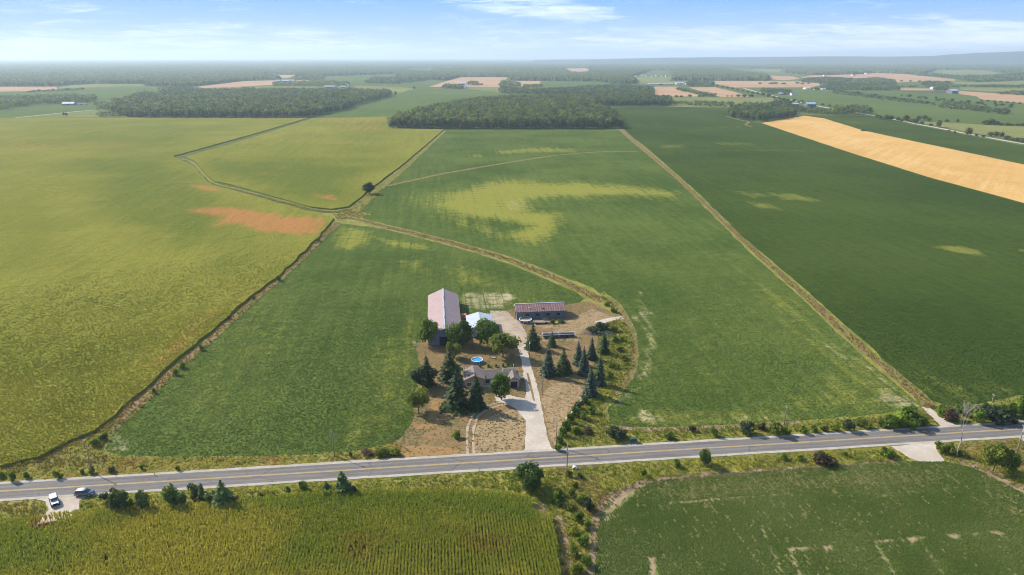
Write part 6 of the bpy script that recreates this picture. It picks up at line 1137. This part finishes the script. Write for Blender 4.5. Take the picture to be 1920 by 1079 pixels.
hedge([(1600+i*15+5*math.sin(i*2.2), 163.5+.6*math.sin(i*3.1), 3.0+(i*3) % 3, 7+(i*5) % 6) for i in range(20)], 'small tree in the meadows below the tan hillside', 'meadow trees at right')
X, Y = at(1620, 246); o = empty('dead_shrub', float(X), float(Y), .05, 0, 'dark leafless shrub on a green island in the wheat field', 'shrub'); mb = MB()
for k in range(14):
    a = random.random()*6.28; mb.tube([(0, 0, 0), (1.0*math.cos(a), 1.0*math.sin(a), 3), (2.4*math.cos(a), 2.4*math.sin(a), random.uniform(5, 8))], [.16, .1, .03], 4)
mb.part('branches', M['barn_wall'], o)
link('weeds', P_['shrub'][0]['parts'][0][1], o, sc=(3.6, 2.4, .8))
# far farm buildings
M['blue_roof'] = surf('blue_tin', (0.33, 0.42, 0.52), (0.42, 0.50, 0.60), .2, .5, coord='object')
M['red_wall'] = surf('barn_red', (0.22, 0.06, 0.05), (0.28, 0.09, 0.07), .4, coord='object')
def farm(x0, x1, yb, d, hw, hr, wall, roof, label, along='x', rz=None, cat='barn', name='farm_building', door=True):
    a, b = mid((x0, yb), (x1, yb)); w = np.hypot(*(b-a)); c = (a+b)/2; o = empty(name, c[0], c[1], 0, ROAD_A if rz is None else rz, label, cat); gable(o, w, d, hw, hr, M[wall], M[roof], .4, cy=d/2, along=along)
    if door: MB().box(-w*.08, w*.08, -.06, -.01, .02, hw*.7).part('door', M['dark'], o)
    return o
for a in [(117, 138, 198, 16, 4, 7.5, 'barn_wall', 'white_tin', 'grey barn with a pale tin roof at the left edge'), (145, 161, 197.5, 9, 3, 5, 'cream', 'barn_wall', 'low cream shed right of the grey barn at the left edge'), (300, 312, 171.5, 22, 5, 8, 'white', 'white_tin', 'white barn behind the left wood'), (337, 344, 174, 12, 4, 7, 'white', 'white_tin', 'small white house behind the left wood'),
          (518, 550, 154, 24, 5, 9, 'barn_wall', 'white_tin', 'long white roofed barn in the pinkish field at the left'), (553, 566, 158, 14, 4, 7, 'steel', 'white_tin', 'pale shed beside the long white roofed barn'), (608, 628, 165, 20, 4.5, 7.5, 'barn_wall', 'white_tin', 'white roofed barn right of the farm trees at the left'), (638, 648, 165, 16, 4, 7, 'barn_wall', 'blue_roof', 'dark barn beside the pale silo'), (699, 710, 139.6, 20, 5, 9, 'white', 'white_tin', 'tiny white barn in the far forest clearing'),
          (858, 878, 159, 22, 5, 8, 'white', 'white_tin', 'long white barn of the farm on the pink stubble field'), (896, 906, 160, 14, 4, 7, 'barn_wall', 'barn_wall', 'dark shed of the farm on the pink stubble field'), (870, 880, 164.5, 12, 4, 6.5, 'white', 'white_tin', 'white farmhouse among trees below the pink field'), (1110, 1119, 131, 30, 6, 10, 'white', 'white_tin', 'white building by the tan clearing'),
          (1216, 1262, 159.5, 18, 4.5, 7.5, 'steel', 'white_tin', 'longest white barn of the pair right of middle'), (1268, 1284, 158.5, 18, 4.5, 7.5, 'white', 'white_tin', 'shorter white barn of the pair right of middle'), (1286, 1291, 160, 14, 5, 8, 'cream', 'white_tin', 'small cream house right of the long white barns'), (1238, 1248, 128.8, 40, 8, 13, 'white', 'white_tin', 'white building on the far tan strip'),
          (1461, 1473, 178, 12, 3.5, 6, 'barn_wall', 'white_tin', 'white roofed shed right of the farm trees'), (1484, 1493, 179.5, 12, 5, 9, 'white', 'shingle', 'white house right of the farm trees'), (1474, 1499, 199, 16, 4, 6.5, 'blue_wall', 'blue_roof', 'long blue grey barn beside the small wood'), (1513, 1531, 201.5, 18, 7, 11, 'blue_wall', 'blue_roof', 'tall blue grey barn at the concession road'),
          (1510, 1522, 168, 20, 4, 7, 'white', 'white_tin', 'left white barn of the three in the green fields'), (1528, 1540, 168.5, 18, 4, 7, 'white', 'white_tin', 'middle white barn of the three in the green fields'), (1541, 1549, 169.5, 16, 4, 7, 'white', 'white_tin', 'right white barn of the three in the green fields'), (1784, 1797, 176, 26, 9, 13, 'barn_wall', 'white_tin', 'tall dark shed with a white roof by the dark field'), (1748, 1752, 167.3, 12, 5, 8, 'white', 'white_tin', 'tiny white house left of the tall dark shed'), (1624, 1632, 139.6, 24, 6, 10, 'white', 'barn_wall', 'white farm on top of the tan hillside'), (1598, 1606, 142.5, 18, 5, 9, 'white', 'shingle', 'white house left of the tan hillside top'), (1545, 1552, 143.5, 18, 5, 9, 'white', 'shingle', 'small white house in the trees left of the tan hillside')]: farm(*a[:8], a[8])
for i in range(9): farm(1172+i*9.5+(i % 2)*2, 1176+i*9.5+(i % 2)*2, 143.5+(i % 3)*.4, 14, 5, 9, 'cream' if i % 2 else 'white', 'shingle' if i % 3 else 'white_tin', f'{ORD[i]} from the left of the little pale houses in the far tree belt', cat='house', door=False)
for i in range(5): farm(763+i*10, 768+i*10, 133.5+(i % 2)*.6, 14, 5, 9, 'white' if i % 2 else 'cream', 'white_tin', f'{ORD[i]} from the left of the pale houses in the far forest clearing', cat='house', door=False)
X, Y = at(653, 165); si = empty('silo', float(X), float(Y), 0, 0, 'pale blue domed silo right of the white roofed barn', 'silo'); MB().tube([(0, 0, 0), (0, 0, 11)], [3.4, 3.4], 16).part('tower', M['steel'], si); MB().tube([(0, 0, 11), (0, 0, 12.2), (0, 0, 13.2), (0, 0, 13.6)], [3.4, 3.0, 1.8, .3], 16).part('dome', M['white_tin'], si)
# ------------------------------------------------------------ air
def haze():
    hb = MB().box(-29000, 29000, -1500, 29500, -4, 275); me = hb.mesh('haze', None); m, t, out = new_mat('haze'); v = t.new('ShaderNodeVolumePrincipled')
    v.inputs['Color'].default_value = (0.72, 0.86, 1.0, 1); v.inputs['Density'].default_value = HAZE; v.inputs['Anisotropy'].default_value = 0.27; t.l.new(v.outputs[0], out.inputs['Volume']); me.materials.append(m)
    tag(link('haze', me), 'thin blue summer haze lying over the whole plain', 'haze', kind='stuff')
HAZE = 8.5e-5
haze()
